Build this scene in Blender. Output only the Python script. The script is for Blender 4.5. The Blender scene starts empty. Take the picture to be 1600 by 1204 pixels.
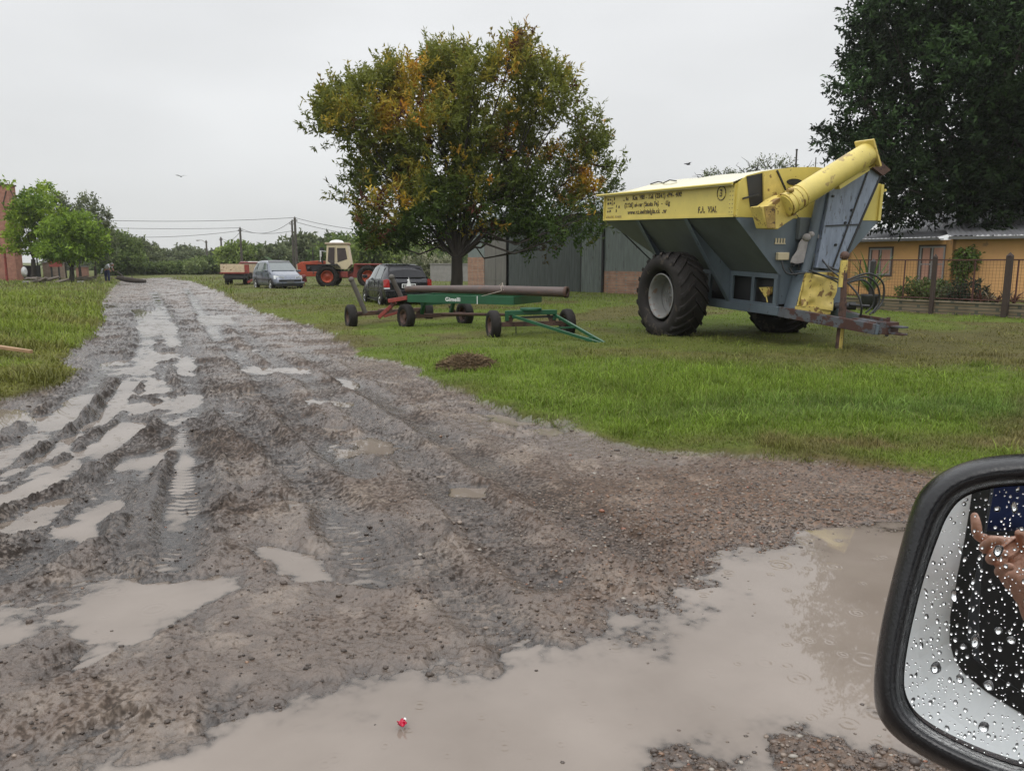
import bpy, bmesh, math, random
import numpy as np
from mathutils import Vector, Matrix
S = bpy.context.scene
COL = S.collection
rad = math.radians
# ------------------------------------------------------------------ camera
CAMH = 1.55; PITCH = rad(9.09)
cd = bpy.data.cameras.new('camera'); cam = bpy.data.objects.new('camera', cd); COL.objects.link(cam)
cam.location = (0, 0, CAMH); cam.rotation_euler = (rad(90) - PITCH, 0, 0)
cd.sensor_width = 36; cd.lens = 27.0; cd.clip_start = 0.05; cd.clip_end = 6000
S.camera = cam
# ------------------------------------------------------------------ sky, sun, exposure
SUN_EL, SUN_AZ = 58, 205
W = bpy.data.worlds.new('World'); S.world = W; W.use_nodes = True
nt = W.node_tree; nt.nodes.clear()
def N(t, ty, **kw):
    n = t.nodes.new(ty)
    for k, v in kw.items(): setattr(n, k, v)
    return n
out = N(nt, 'ShaderNodeOutputWorld'); bg = N(nt, 'ShaderNodeBackground')
sky = N(nt, 'ShaderNodeTexSky', sky_type='NISHITA'); sky.sun_disc = False
sky.sun_elevation = rad(SUN_EL); sky.sun_rotation = rad(SUN_AZ); sky.air_density = 1; sky.dust_density = 4
tc = N(nt, 'ShaderNodeTexCoord'); sep = N(nt, 'ShaderNodeSeparateXYZ'); nt.links.new(tc.outputs['Generated'], sep.inputs[0])
# overcast cloud deck: soft brightness by height above the horizon, slightly lumpy
ramp = N(nt, 'ShaderNodeValToRGB'); cr = ramp.color_ramp
cr.elements[0].position = 0.0; cr.elements[0].color = (.60, .61, .61, 1)
cr.elements[1].position = 1.0; cr.elements[1].color = (1.62, 1.64, 1.68, 1)
for p, c in ((.10, (.63, .64, .645, 1)), (.30, (.72, .73, .74, 1)), (.5, (1.10, 1.12, 1.15, 1))):
    e = cr.elements.new(p); e.color = c
nt.links.new(sep.outputs['Z'], ramp.inputs[0])
mp = N(nt, 'ShaderNodeMapping'); mp.inputs['Scale'].default_value = (1.3, 1.3, 4.0)
nt.links.new(tc.outputs['Generated'], mp.inputs[0])
nz = N(nt, 'ShaderNodeTexNoise'); nz.inputs['Scale'].default_value = 1.5; nz.inputs['Detail'].default_value = 5; nz.inputs['Roughness'].default_value = .45
nt.links.new(mp.outputs[0], nz.inputs['Vector'])
mr = N(nt, 'ShaderNodeMapRange'); mr.inputs['From Min'].default_value = .3; mr.inputs['From Max'].default_value = .7
mr.inputs['To Min'].default_value = .90; mr.inputs['To Max'].default_value = 1.10; nt.links.new(nz.outputs['Fac'], mr.inputs['Value'])
mul = N(nt, 'ShaderNodeVectorMath', operation='SCALE'); nt.links.new(ramp.outputs[0], mul.inputs[0]); nt.links.new(mr.outputs[0], mul.inputs['Scale'])
sc10 = N(nt, 'ShaderNodeVectorMath', operation='SCALE'); sc10.inputs['Scale'].default_value = .1; nt.links.new(sky.outputs[0], sc10.inputs[0])
mx = N(nt, 'ShaderNodeMix', data_type='RGBA'); mx.inputs[0].default_value = .96
nt.links.new(sc10.outputs[0], mx.inputs[6]); nt.links.new(mul.outputs[0], mx.inputs[7])
nt.links.new(mx.outputs[2], bg.inputs[0]); bg.inputs[1].default_value = 1.0
nt.links.new(bg.outputs[0], out.inputs[0])
sl = bpy.data.lights.new('sun', 'SUN'); sl.energy = .7; sl.angle = rad(35); sl.color = (1, .97, .93)
so = bpy.data.objects.new('sun', sl); COL.objects.link(so)
so.rotation_euler = (rad(90 - SUN_EL), 0, rad(180 - SUN_AZ))
S.view_settings.view_transform = 'Standard'; S.view_settings.look = 'None'
S.view_settings.exposure = 0.27; S.view_settings.gamma = 1
S.render.engine = 'CYCLES'; S.cycles.use_denoising = True; S.cycles.max_bounces = 6
S.cycles.transparent_max_bounces = 8; S.cycles.caustics_reflective = False; S.cycles.caustics_refractive = False
# ------------------------------------------------------------------ measuring: photo pixel (1600x1204) -> world
_c, _s = math.cos(PITCH), math.sin(PITCH)
def ray(px, py):
    dx = (px - 800) / 1200.; dy = (602 - py) / 1200.
    return (dx, _c + dy * _s, -_s + dy * _c)
def G(px, py, z=0.):
    d = ray(px, py); t = (z - CAMH) / d[2]; return Vector((d[0] * t, d[1] * t, z))
def at(px, py, Y):
    d = ray(px, py); t = Y / d[1]; return Vector((d[0] * t, Y, CAMH + d[2] * t))
# ------------------------------------------------------------------ noise
_rg = np.random.default_rng(7)
_PT = _rg.random((256, 256)).astype(np.float32)
def vn(x, y, sd=0):
    x = np.asarray(x, dtype=np.float64) + sd * 17.31; y = np.asarray(y, dtype=np.float64) + sd * 9.77
    xi = np.floor(x).astype(np.int64); yi = np.floor(y).astype(np.int64)
    fx = x - xi; fy = y - yi
    fx = fx * fx * fx * (fx * (fx * 6 - 15) + 10); fy = fy * fy * fy * (fy * (fy * 6 - 15) + 10)
    a = _PT[xi & 255, yi & 255]; b = _PT[(xi + 1) & 255, yi & 255]
    c = _PT[xi & 255, (yi + 1) & 255]; d = _PT[(xi + 1) & 255, (yi + 1) & 255]
    return (a * (1 - fx) + b * fx) * (1 - fy) + (c * (1 - fx) + d * fx) * fy
def fbm(x, y, f, o=4, sd=0, g=.5):
    r = 0; A = 1; T = 0
    for k in range(o):
        cs, sn = math.cos(k * 1.1 + .5), math.sin(k * 1.1 + .5)
        r = r + A * vn((x * cs - y * sn) * f, (x * sn + y * cs) * f, sd + k * 3); T += A; A *= g; f *= 2.03
    return r / T
def worley(x, y, f, sd=0):
    x = x * f + sd * 31.7; y = y * f + sd * 11.3; xi = np.floor(x).astype(np.int64); yi = np.floor(y).astype(np.int64); d = np.full(x.shape, 9.)
    for i in (-1, 0, 1):
        for j in (-1, 0, 1):
            cx = xi + i; cy = yi + j; px = cx + _PT[cx & 255, cy & 255]; py = cy + _PT[(cx + 91) & 255, (cy + 37) & 255]
            d = np.minimum(d, (px - x) ** 2 + (py - y) ** 2)
    return np.sqrt(d)
def sm(a, b, x):
    t = np.clip((x - a) / (b - a), 0, 1); return t * t * (3 - 2 * t)
# ------------------------------------------------------------------ materials
MATS = {}
def newmat(name):
    m = bpy.data.materials.new(name); m.use_nodes = True; m.node_tree.nodes.clear()
    t = m.node_tree; o = N(t, 'ShaderNodeOutputMaterial'); p = N(t, 'ShaderNodeBsdfPrincipled')
    t.links.new(p.outputs[0], o.inputs[0]); MATS[name] = m
    return m, t, p, o
def mat(name, col, rough=.6, metal=0, var=.2, sc=4, bump=0, bsc=30, spots=None, spots2=None, coat=0, spec=.5, attr=False, stretch=None):
    """noise-broken base colour; spots = (colour, threshold, scale): worn or rusty patches"""
    m, t, p, o = newmat(name); L = t.links.new
    tc = N(t, 'ShaderNodeTexCoord'); src = tc.outputs['Object']
    if stretch:
        mp = N(t, 'ShaderNodeMapping'); mp.inputs['Scale'].default_value = stretch; L(src, mp.inputs[0]); src = mp.outputs[0]
    nz = N(t, 'ShaderNodeTexNoise'); nz.inputs['Scale'].default_value = sc; nz.inputs['Detail'].default_value = 6; nz.inputs['Roughness'].default_value = .6
    L(src, nz.inputs['Vector'])
    mr = N(t, 'ShaderNodeMapRange'); mr.inputs['From Min'].default_value = .25; mr.inputs['From Max'].default_value = .75
    mr.inputs['To Min'].default_value = 1 - var; mr.inputs['To Max'].default_value = 1 + var; L(nz.outputs['Fac'], mr.inputs['Value'])
    base = N(t, 'ShaderNodeVectorMath', operation='SCALE'); L(mr.outputs[0], base.inputs['Scale'])
    if attr:
        a = N(t, 'ShaderNodeAttribute'); a.attribute_name = 'Col'; L(a.outputs['Color'], base.inputs[0])
    else: base.inputs[0].default_value = col[:3]
    cur = base.outputs[0]
    for sp in (spots, spots2):
        if not sp: continue
        c2, th, s2 = sp
        n2 = N(t, 'ShaderNodeTexNoise'); n2.inputs['Scale'].default_value = s2; n2.inputs['Detail'].default_value = 5; n2.inputs['Roughness'].default_value = .6
        L(src, n2.inputs['Vector'])
        r2 = N(t, 'ShaderNodeMapRange'); r2.inputs['From Min'].default_value = th; r2.inputs['From Max'].default_value = th + .03
        L(n2.outputs['Fac'], r2.inputs['Value'])
        mxx = N(t, 'ShaderNodeMix', data_type='RGBA'); L(r2.outputs[0], mxx.inputs[0]); L(cur, mxx.inputs[6]); mxx.inputs[7].default_value = (*c2[:3], 1)
        cur = mxx.outputs[2]
    L(cur, p.inputs['Base Color'])
    rr = N(t, 'ShaderNodeMapRange'); rr.inputs['To Min'].default_value = max(0, rough - .12); rr.inputs['To Max'].default_value = min(1, rough + .12); L(nz.outputs['Fac'], rr.inputs['Value'])
    L(rr.outputs[0], p.inputs['Roughness']); p.inputs['Metallic'].default_value = metal
    p.inputs['Coat Weight'].default_value = coat; p.inputs['Coat Roughness'].default_value = .08; p.inputs['Specular IOR Level'].default_value = spec
    if bump:
        nb = N(t, 'ShaderNodeTexNoise'); nb.inputs['Scale'].default_value = bsc; nb.inputs['Detail'].default_value = 5; L(src, nb.inputs['Vector'])
        b = N(t, 'ShaderNodeBump'); b.inputs['Strength'].default_value = bump; b.inputs['Distance'].default_value = .02; L(nb.outputs['Fac'], b.inputs['Height']); L(b.outputs[0], p.inputs['Normal'])
    return m
def brickmat(name, c1, c2, mortar, bw=.26, bh=.075, ax='XZ', ms=.012):
    m, t, p, o = newmat(name); L = t.links.new
    tc = N(t, 'ShaderNodeTexCoord'); sp = N(t, 'ShaderNodeSeparateXYZ'); L(tc.outputs['Object'], sp.inputs[0])
    ad = N(t, 'ShaderNodeMath', operation='ADD'); L(sp.outputs['X'], ad.inputs[0]); L(sp.outputs['Y'], ad.inputs[1])
    cb = N(t, 'ShaderNodeCombineXYZ'); L(ad.outputs[0], cb.inputs[0]); L(sp.outputs['Z'], cb.inputs[1])
    b = N(t, 'ShaderNodeTexBrick'); L(cb.outputs[0], b.inputs['Vector'])
    b.inputs['Color1'].default_value = (*c1, 1); b.inputs['Color2'].default_value = (*c2, 1); b.inputs['Mortar'].default_value = (*mortar, 1)
    b.inputs['Scale'].default_value = 1; b.inputs['Brick Width'].default_value = bw; b.inputs['Row Height'].default_value = bh; b.inputs['Mortar Size'].default_value = ms
    nz = N(t, 'ShaderNodeTexNoise'); nz.inputs['Scale'].default_value = 3; nz.inputs['Detail'].default_value = 8; L(tc.outputs['Object'], nz.inputs['Vector'])
    mr = N(t, 'ShaderNodeMapRange'); mr.inputs['To Min'].default_value = .45; mr.inputs['To Max'].default_value = 1.45; L(nz.outputs['Fac'], mr.inputs['Value'])
    s = N(t, 'ShaderNodeVectorMath', operation='SCALE'); L(b.outputs['Color'], s.inputs[0]); L(mr.outputs[0], s.inputs['Scale']); L(s.outputs[0], p.inputs['Base Color'])
    bp = N(t, 'ShaderNodeBump'); bp.inputs['Strength'].default_value = .8; bp.inputs['Distance'].default_value = .015; bp.invert = True; L(b.outputs['Fac'], bp.inputs['Height']); L(bp.outputs[0], p.inputs['Normal'])
    p.inputs['Roughness'].default_value = .85
    return m
# ------------------------------------------------------------------ mesh helpers
def tag(o, label=None, cat=None, group=None, kind=None):
    if label: o['label'] = label
    if cat: o['category'] = cat
    if group: o['group'] = group
    if kind: o['kind'] = kind
    return o
def empty(name, loc=(0, 0, 0), rz=0, label=None, cat=None, group=None):
    o = bpy.data.objects.new(name, None); COL.objects.link(o); o.location = loc; o.rotation_euler = (0, 0, rz); o.empty_display_size = .2
    return tag(o, label, cat, group)
def link(name, me, m=None, parent=None):
    o = bpy.data.objects.new(name, me); COL.objects.link(o)
    if m is not None: me.materials.append(m)
    if parent is not None: o.parent = parent
    return o
def npm(name, V, Fc, m, parent=None, col=None, smooth=False):
    V = np.asarray(V, dtype=np.float32); Fc = np.asarray(Fc, dtype=np.int32); k = Fc.shape[1]
    me = bpy.data.meshes.new(name); me.vertices.add(len(V)); me.vertices.foreach_set('co', V.ravel())
    me.loops.add(Fc.size); me.loops.foreach_set('vertex_index', Fc.ravel())
    me.polygons.add(len(Fc)); me.polygons.foreach_set('loop_start', np.arange(0, Fc.size, k, dtype=np.int32)); me.polygons.foreach_set('loop_total', np.full(len(Fc), k, dtype=np.int32))
    if smooth: me.polygons.foreach_set('use_smooth', np.ones(len(Fc), dtype=bool))
    me.update(calc_edges=True)
    if col is not None:
        a = me.color_attributes.new('Col', 'FLOAT_COLOR', 'POINT'); c4 = np.ones((len(V), 4), dtype=np.float32); c4[:, :col.shape[1]] = col; a.data.foreach_set('color', c4.ravel())
    return link(name, me, m, parent)
def copy_tree(o, parent=None, link_mesh=True):
    c = o.copy(); COL.objects.link(c)
    if parent is not None: c.parent = parent
    for ch in list(o.children): copy_tree(ch, c)
    return c
class MB:
    def __init__(s): s.v = []; s.f = []; s.sm = []
    def add(s, vs, fs, smooth=False):
        k = len(s.v); s.v += [tuple(v) for v in vs]; s.f += [tuple(i + k for i in f) for f in fs]; s.sm += [smooth] * len(fs); return s
    def box(s, c, d, M=None):
        x, y, z = d[0] / 2, d[1] / 2, d[2] / 2
        vs = [Vector((a * x, b * y, e * z)) for a in (-1, 1) for b in (-1, 1) for e in (-1, 1)]
        if M is not None: vs = [M @ v for v in vs]
        vs = [v + Vector(c) for v in vs]
        return s.add(vs, [(0, 1, 3, 2), (4, 6, 7, 5), (0, 4, 5, 1), (2, 3, 7, 6), (0, 2, 6, 4), (1, 5, 7, 3)])
    def bb(s, a, b):
        return s.box([(a[i] + b[i]) / 2 for i in range(3)], [abs(b[i] - a[i]) for i in range(3)])
    def bar(s, p, q, w, h=None, up=(0, 0, 1)):
        h = h or w; p = Vector(p); q = Vector(q); d = (q - p); L = d.length; d.normalize(); up = Vector(up)
        if abs(d.dot(up)) > .98: up = Vector((1, 0, 0))
        x = d.cross(up).normalized(); z = x.cross(d).normalized()
        vs = [e + x * a * w / 2 + z * b * h / 2 for e in (p, q) for a, b in ((-1, -1), (1, -1), (1, 1), (-1, 1))]
        return s.add(vs, [(0, 1, 2, 3), (7, 6, 5, 4), (0, 4, 5, 1), (1, 5, 6, 2), (2, 6, 7, 3), (3, 7, 4, 0)])
    def tube(s, pts, r, n=10, cap=True, smooth=True):
        pts = [Vector(p) for p in pts]; R = r if isinstance(r, (list, tuple)) else [r] * len(pts)
        rings = []; prev = None
        for i, p in enumerate(pts):
            d = (pts[min(i + 1, len(pts) - 1)] - pts[max(i - 1, 0)]).normalized()
            if prev is None:
                u = Vector((0, 0, 1)) if abs(d.z) < .9 else Vector((1, 0, 0)); x = d.cross(u).normalized()
            else: x = (prev - d * prev.dot(d)).normalized()
            prev = x; y = d.cross(x)
            rings.append([p + (x * math.cos(2 * math.pi * k / n) + y * math.sin(2 * math.pi * k / n)) * R[i] for k in range(n)])
        vs = [v for rg in rings for v in rg]; fs = []
        for i in range(len(pts) - 1):
            for k in range(n): fs.append((i * n + k, i * n + (k + 1) % n, (i + 1) * n + (k + 1) % n, (i + 1) * n + k))
        s.add(vs, fs, smooth)
        if cap:
            s.add(rings[0], [tuple(reversed(range(n)))]); s.add(rings[-1], [tuple(range(n))])
        return s
    def lathe(s, prof, M=None, n=32, smooth=True, closed=False):
        """prof: (axial x, radius) pairs turned about the X axis"""
        vs = []; fs = []; m = len(prof)
        for k in range(n):
            a = 2 * math.pi * k / n
            for x, r in prof:
                v = Vector((x, r * math.cos(a), r * math.sin(a))); vs.append(M @ v if M is not None else v)
        for k in range(n):
            for j in range(m - 1 if not closed else m):
                j2 = (j + 1) % m; k2 = (k + 1) % n
                fs.append((k * m + j, k2 * m + j, k2 * m + j2, k * m + j2))
        return s.add(vs, fs, smooth)
    def prism(s, poly, ext):
        """poly: 3D points of a planar outline, ext: extrusion vector"""
        n = len(poly); e = Vector(ext); a = [Vector(p) for p in poly]; b = [p + e for p in a]
        fs = [tuple(range(n)), tuple(reversed(range(n, 2 * n)))] + [(i, i + n, (i + 1) % n + n, (i + 1) % n) for i in range(n)]
        return s.add(a + b, fs)
    def quad(s, a, b, c, d): return s.add([a, b, c, d], [(0, 1, 2, 3)])
    def grid(s, fn, nu, nv, smooth=True):
        vs = [fn(i / nu, j / nv) for i in range(nu + 1) for j in range(nv + 1)]
        return s.add(vs, [(i * (nv + 1) + j, (i + 1) * (nv + 1) + j, (i + 1) * (nv + 1) + j + 1, i * (nv + 1) + j + 1) for i in range(nu) for j in range(nv)], smooth)
    def sphere(s, c, r, n=12, m=8, sc=(1, 1, 1)):
        c = Vector(c)
        return s.grid(lambda u, v: c + Vector((r * sc[0] * math.sin(math.pi * v) * math.cos(2 * math.pi * u), r * sc[1] * math.sin(math.pi * v) * math.sin(2 * math.pi * u), r * sc[2] * math.cos(math.pi * v))), n, m)
    def build(s, name, m, parent=None, bevel=0, fix=True):
        me = bpy.data.meshes.new(name); me.from_pydata([tuple(v) for v in s.v], [], s.f)
        me.polygons.foreach_set('use_smooth', s.sm)
        if fix:
            bm = bmesh.new(); bm.from_mesh(me); bmesh.ops.recalc_face_normals(bm, faces=bm.faces); bm.to_mesh(me); bm.free()
        me.update(); o = link(name, me, m, parent)
        if bevel:
            b = o.modifiers.new('bevel', 'BEVEL'); b.width = bevel; b.segments = 2; b.limit_method = 'ANGLE'; b.angle_limit = rad(40)
        return o
def polydist(x, y, poly, closed=True):
    """unsigned distance to polyline and inside flag"""
    d = np.full(x.shape, 1e9); ins = np.zeros(x.shape, dtype=bool); n = len(poly)
    al = np.zeros(x.shape); acc = 0.
    for i in range(n if closed else n - 1):
        ax, ay = poly[i][0], poly[i][1]; bx, by = poly[(i + 1) % n][0], poly[(i + 1) % n][1]
        vx, vy = bx - ax, by - ay; LL = vx * vx + vy * vy + 1e-12
        t = np.clip(((x - ax) * vx + (y - ay) * vy) / LL, 0, 1)
        dd = np.hypot(x - ax - t * vx, y - ay - t * vy); mk = dd < d
        d = np.where(mk, dd, d); al = np.where(mk, acc + t * math.sqrt(LL), al); acc += math.sqrt(LL)
        if closed:
            cond = ((ay > y) != (by > y)) & (x < (bx - ax) * (y - ay) / (by - ay + 1e-12) + ax); ins ^= cond
    return (d, ins) if closed else (d, al)
def GP(pts): return [tuple(G(*p)[:2]) for p in pts]
exec_time = __import__('time').time()
# ================================================================== GROUND
ROAD_R = [(190, 436), (262, 436), (300, 440), (345, 457), (372, 473), (395, 484), (440, 499), (500, 516), (545, 540), (565, 560), (640, 574), (690, 600), (760, 638), (850, 655), (960, 690), (1100, 714), (1250, 722), (1440, 738), (1640, 775), (2100, 860)]
ROAD_L = [(190, 437), (168, 460), (158, 480), (157, 505), (150, 530), (105, 548), (85, 565), (112, 585), (95, 608), (0, 627), (-200, 650), (-700, 700)]
rl = GP(ROAD_R); ll = GP(ROAD_L)
road_poly = [(rl[1][0], 80.), *rl[1:], (14., 2.2), (14., -30), (-20, -30), (-14, 7), *reversed(ll), (ll[0][0], 80.)]
PUD = [  # (pixel outline, depth)
 ([(-150, 985), (0, 962), (60, 925), (170, 905), (300, 898), (362, 908), (300, 940), (272, 965), (262, 1000), (150, 1010), (50, 985), (0, 1000), (-160, 1040)], .05),
 ([(-160, 830), (0, 800), (40, 780), (118, 768), (100, 790), (50, 820), (0, 822), (-160, 850)], .05),
 ([(80, 825), (140, 790), (190, 770), (205, 790), (165, 810), (152, 842), (110, 838)], .045),
 ([(175, 565), (196, 558), (206, 585), (217, 609), (245, 616), (252, 630), (241, 648), (189, 637), (203, 616)], .06),
 ([(217, 556), (245, 546), (294, 547), (297, 556), (252, 559), (238, 574), (250, 590), (248, 618), (215, 611)], .06),
 ([(276, 560), (301, 558), (306, 584), (272, 584)], .05),
 ([(250, 632), (269, 610), (310, 616), (306, 630), (280, 652), (256, 668)], .06),
 ([(197, 482), (252, 483), (259, 497), (292, 511), (266, 517), (292, 542), (259, 541), (250, 524), (222, 522), (205, 508), (222, 502), (215, 490)], .06),
 ([(302, 492), (371, 489), (373, 503), (309, 508)], .06),
 ([(355, 575), (420, 569), (488, 571), (485, 580), (402, 582)], .06),
 ([(463, 621), (490, 617), (515, 623), (507, 632), (480, 632)], .05),
 ([(516, 622), (549, 624), (548, 632), (525, 632)], .04),
 ([(512, 588), (560, 590), (560, 605), (539, 606)], .05),
 ([(502, 662), (541, 664), (536, 674), (508, 672)], .04),
 ([(380, 610), (410, 611), (406, 619), (384, 618)], .05),
 ([(238, 700), (266, 694), (263, 717), (240, 730)], .04),
 ([(528, 685), (560, 679), (622, 689), (628, 706), (580, 711), (543, 706)], .04),
 ([(712, 643), (790, 639), (850, 644), (884, 662), (800, 659)], .04),
 ([(700, 755), (768, 754), (757, 770), (703, 769)], .035), ([(663, 735), (704, 735), (690, 746)], .03),
 ([(820, 668), (860, 664), (900, 672), (860, 679)], .025), ([(770, 676), (830, 680), (800, 686)], .025),
 ([(1090, 735), (1180, 738), (1130, 743)], .03), ([(1030, 722), (1080, 722), (1060, 729)], .02),
 ([(0, 712), (60, 660), (132, 612), (125, 640), (55, 700), (0, 728)], .05), ([(92, 695), (140, 650), (148, 655), (105, 698)], .05),
 ([(-160, 800), (0, 762), (60, 742), (143, 690), (140, 702), (60, 758), (0, 782), (-160, 820)], .045),
 ([(-200, 670), (0, 632), (52, 634), (50, 655), (0, 675), (-200, 720)], .05),
 ([(160, 474), (180, 472), (182, 480), (160, 482)], .06), ([(386, 481), (408, 484), (410, 493), (390, 491)], .06),
 ([(496, 515), (530, 516), (528, 520), (500, 520)], .05), ([(330, 500), (352, 498), (340, 512)], .04), ([(380, 545), (400, 543), (398, 552)], .05),
 ([(400, 840), (440, 850), (520, 880), (545, 905), (470, 900), (430, 870)], .02), ([(440, 770), (480, 780), (450, 800)], .018),
 ([(-500, 1300), (0, 1196), (100, 1190), (250, 1148), (440, 1112), (610, 1076), (790, 1052), (900, 1012), (1000, 985), (1030, 948), (1120, 893), (1190, 860), (1270, 822), (1400, 816), (1700, 805), (2300, 870), (2300, 1010), (1700, 1090), (1440, 1112), (1390, 1142), (1250, 1142), (1150, 1168), (1050, 1192), (1000, 1240), (700, 1330), (0, 1420)], .055),
]
RUT = [  # (pixel centre line, half width m, depth, tread)
 ([(345, 633), (385, 662), (430, 695), (480, 745), (530, 800), (600, 900)], .15, .035, 1),
 ([(250, 545), (248, 600), (262, 680), (255, 760)], .17, .04, 1), ([(262, 700), (252, 780), (240, 860), (230, 930)], .17, .020, 1),
 ([(285, 555), (300, 620), (300, 690), (295, 780), (280, 870)], .14, .04, 1),
 ([(215, 480), (235, 530), (200, 600), (185, 660), (190, 720)], .2, .05, 0),
 ([(180, 560), (130, 622), (60, 680), (-40, 735)], .2, .05, 0), ([(205, 590), (150, 660), (60, 720), (-60, 780)], .12, .06, 0),
 ([(215, 650), (140, 705), (60, 752), (-60, 805)], .16, .05, 0), ([(230, 700), (170, 780), (90, 850), (0, 900)], .15, .04, 0),
 ([(300, 470), (330, 520), (400, 580), (470, 660), (560, 740)], .16, .03, 1), ([(330, 480), (430, 560), (560, 640), (700, 760), (850, 900)], .17, .022, 1),
 ([(470, 545), (600, 630), (700, 690), (860, 780), (1000, 860)], .15, .018, 0), ([(240, 455), (260, 500), (270, 540)], .2, .04, 0), ([(290, 450), (320, 490), (350, 530)], .2, .035, 0),
 ([(0, 1075), (70, 1040), (160, 1005)], .05, .02, 0), ([(10, 1085), (80, 1052), (170, 1012)], .03, .02, 0), ([(0, 1180), (100, 1155), (210, 1115)], .04, .02, 0), ([(60, 1172), (150, 1140), (220, 1118)], .03, .02, 0),
 ([(230, 1060), (200, 1080), (170, 1110)], .03, .015, 0), ([(370, 1040), (345, 1090), (335, 1120)], .06, .012, 1), ([(560, 800), (700, 900), (830, 1010)], .14, .015, 1),
]
WL = -.032   # water level
def heights(X, Y, fine=True):
    """height, road mask, wet/clod/gravel masks on world arrays"""
    d, ins = polydist(X, Y, road_poly)
    sd = np.where(ins, d, -d) + (fbm(X, Y, 1.3, 3, 5) - .5) * .55 + (vn(X * 9, Y * 9, 3) - .5) * .12
    rm = sm(-.10, .06, sd)                       # 1 = road
    far = np.clip(Y / 30, 0, 1)
    rough = fbm(X, Y, .55, 3, 11)
    cdist = polydist(X, Y, GP([(215, 470), (240, 520), (225, 570), (205, 640), (120, 720), (20, 800)]), False)[0]
    churn = np.exp(-(cdist / 1.15) ** 2) * (1 - sm(24, 36, Y))
    h = .002 + (fbm(X, Y, .35, 2, 21) - .5) * .03 + (fbm(X, Y, 2.2, 3, 2) - .5) * (.022 + .055 * churn)
    cl = fbm(X, Y, 13, 4, 31, .6); clod = np.clip(cl - .5, 0, 1) * 2
    cmask = sm(.42, .62, fbm(X, Y, .9, 3, 41)) * .8 + churn * 1.2
    h = h + clod ** 1.1 * (.012 + .030 * np.clip(cmask, 0, 1.5))
    wx = X + (vn(X * 11, Y * 11, 5) - .5) * .08; wy = Y + (vn(X * 11, Y * 11, 6) - .5) * .08
    amp = .25 + .75 * np.clip(cmask, 0, 1.3)
    h = h + (np.clip(.75 - worley(wx, wy, 9, 1), 0, 1) ** 1.2 * .034 + np.clip(.7 - worley(wx, wy, 24, 2), 0, 1) * .017) * amp - .012 * amp
    h = h + (fbm(X, Y, 34, 3, 51, .65) - .5) * .020 * (.45 + .6 * amp)
    rutd = np.zeros_like(X)
    for pts, w, dep, tread in RUT:
        P = GP(pts); xs = [p[0] for p in P]; ys = [p[1] for p in P]
        mk = (X > min(xs) - 1) & (X < max(xs) + 1) & (Y > min(ys) - 1) & (Y < max(ys) + 1)
        if not mk.any(): continue
        dd, al = polydist(X[mk], Y[mk], P, False); dd = dd + (vn(X[mk] * 3, Y[mk] * 3, 9) - .5) * .06
        u = dd / w; prof = -dep * np.exp(-(u ** 4) * .9) + dep * .75 * np.exp(-((u - 1.45) ** 2) * 7)
        endf = sm(0, .3, al)
        hh = prof * endf * (0.55 + .8 * vn(al * 1.2, al * 0 + w, 2)) + dep * .12 * np.exp(-(u ** 4))
        if tread:
            hh = hh + np.exp(-(u ** 6)) * endf * .010 * np.clip(1.6 * np.sin((al + .05 * vn(X[mk] * 6, Y[mk] * 6, 12)) * 2 * math.pi / .085 + 3.2 * np.abs(u)), -1, 1) * sm(.36, .56, fbm(X[mk], Y[mk], 2.3, 2, 8))
        a = h[mk] * (1 - .6 * np.exp(-(u ** 4))); h[mk] = a + hh; rutd[mk] = np.maximum(rutd[mk], np.exp(-(u / 1.25) ** 4) * endf)
    pm = np.zeros_like(X)
    for pts, dep in PUD:
        P = GP(pts); xs = [p[0] for p in P]; ys = [p[1] for p in P]
        mk = (X > min(xs) - .6) & (X < max(xs) + .6) & (Y > min(ys) - 1) & (Y < max(ys) + 1)
        if not mk.any(): continue
        dd, ii = polydist(X[mk], Y[mk], P)
        size = min(max(xs) - min(xs), max(ys) - min(ys)); wd = min(.30, .24 * size)
        s2 = np.where(ii, dd, -dd) + (fbm(X[mk], Y[mk], 3.2, 5, 61, .6) - .5) * wd * 2.8
        q = sm(-wd * 1.25, wd * .55, s2) if size > .75 and min(ys) < 5.6 else sm(-wd * .8, wd * .8, s2); a = h[mk]
        h[mk] = a * (1 - .76 * q) + (WL - .020 - dep * .45 * sm(0, .5, s2)) * q; pm[mk] = np.maximum(pm[mk], q)
    gh = .075 + (fbm(X, Y, .8, 3, 71) - .5) * .10 + (vn(X * 7, Y * 7, 72) - .5) * .02 + sm(0, 2.5, -sd) * .05
    gh = gh + np.where(X < -.36 * Y, sm(0, 3, -sd) * .22 * (1 - sm(24, 40, Y)), 0)
    H = h * rm + gh * (1 - rm)
    heights.extra = (churn, rutd)
    # gravel near the right-hand puddle
    gr = np.exp(-((X - 1.6) ** 2 / 1.6 + (Y - 4.2) ** 2 / 1.4)) + np.exp(-((X - 3.4) ** 2 / 3 + (Y - 5.3) ** 2 / 1.2)) + np.exp(-((X - 1.1) ** 2 / .6 + (Y - 2.1) ** 2 / .10))
    return H, rm, sd, np.clip(gr, 0, 1), pm, cmask, clod, rough
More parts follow.
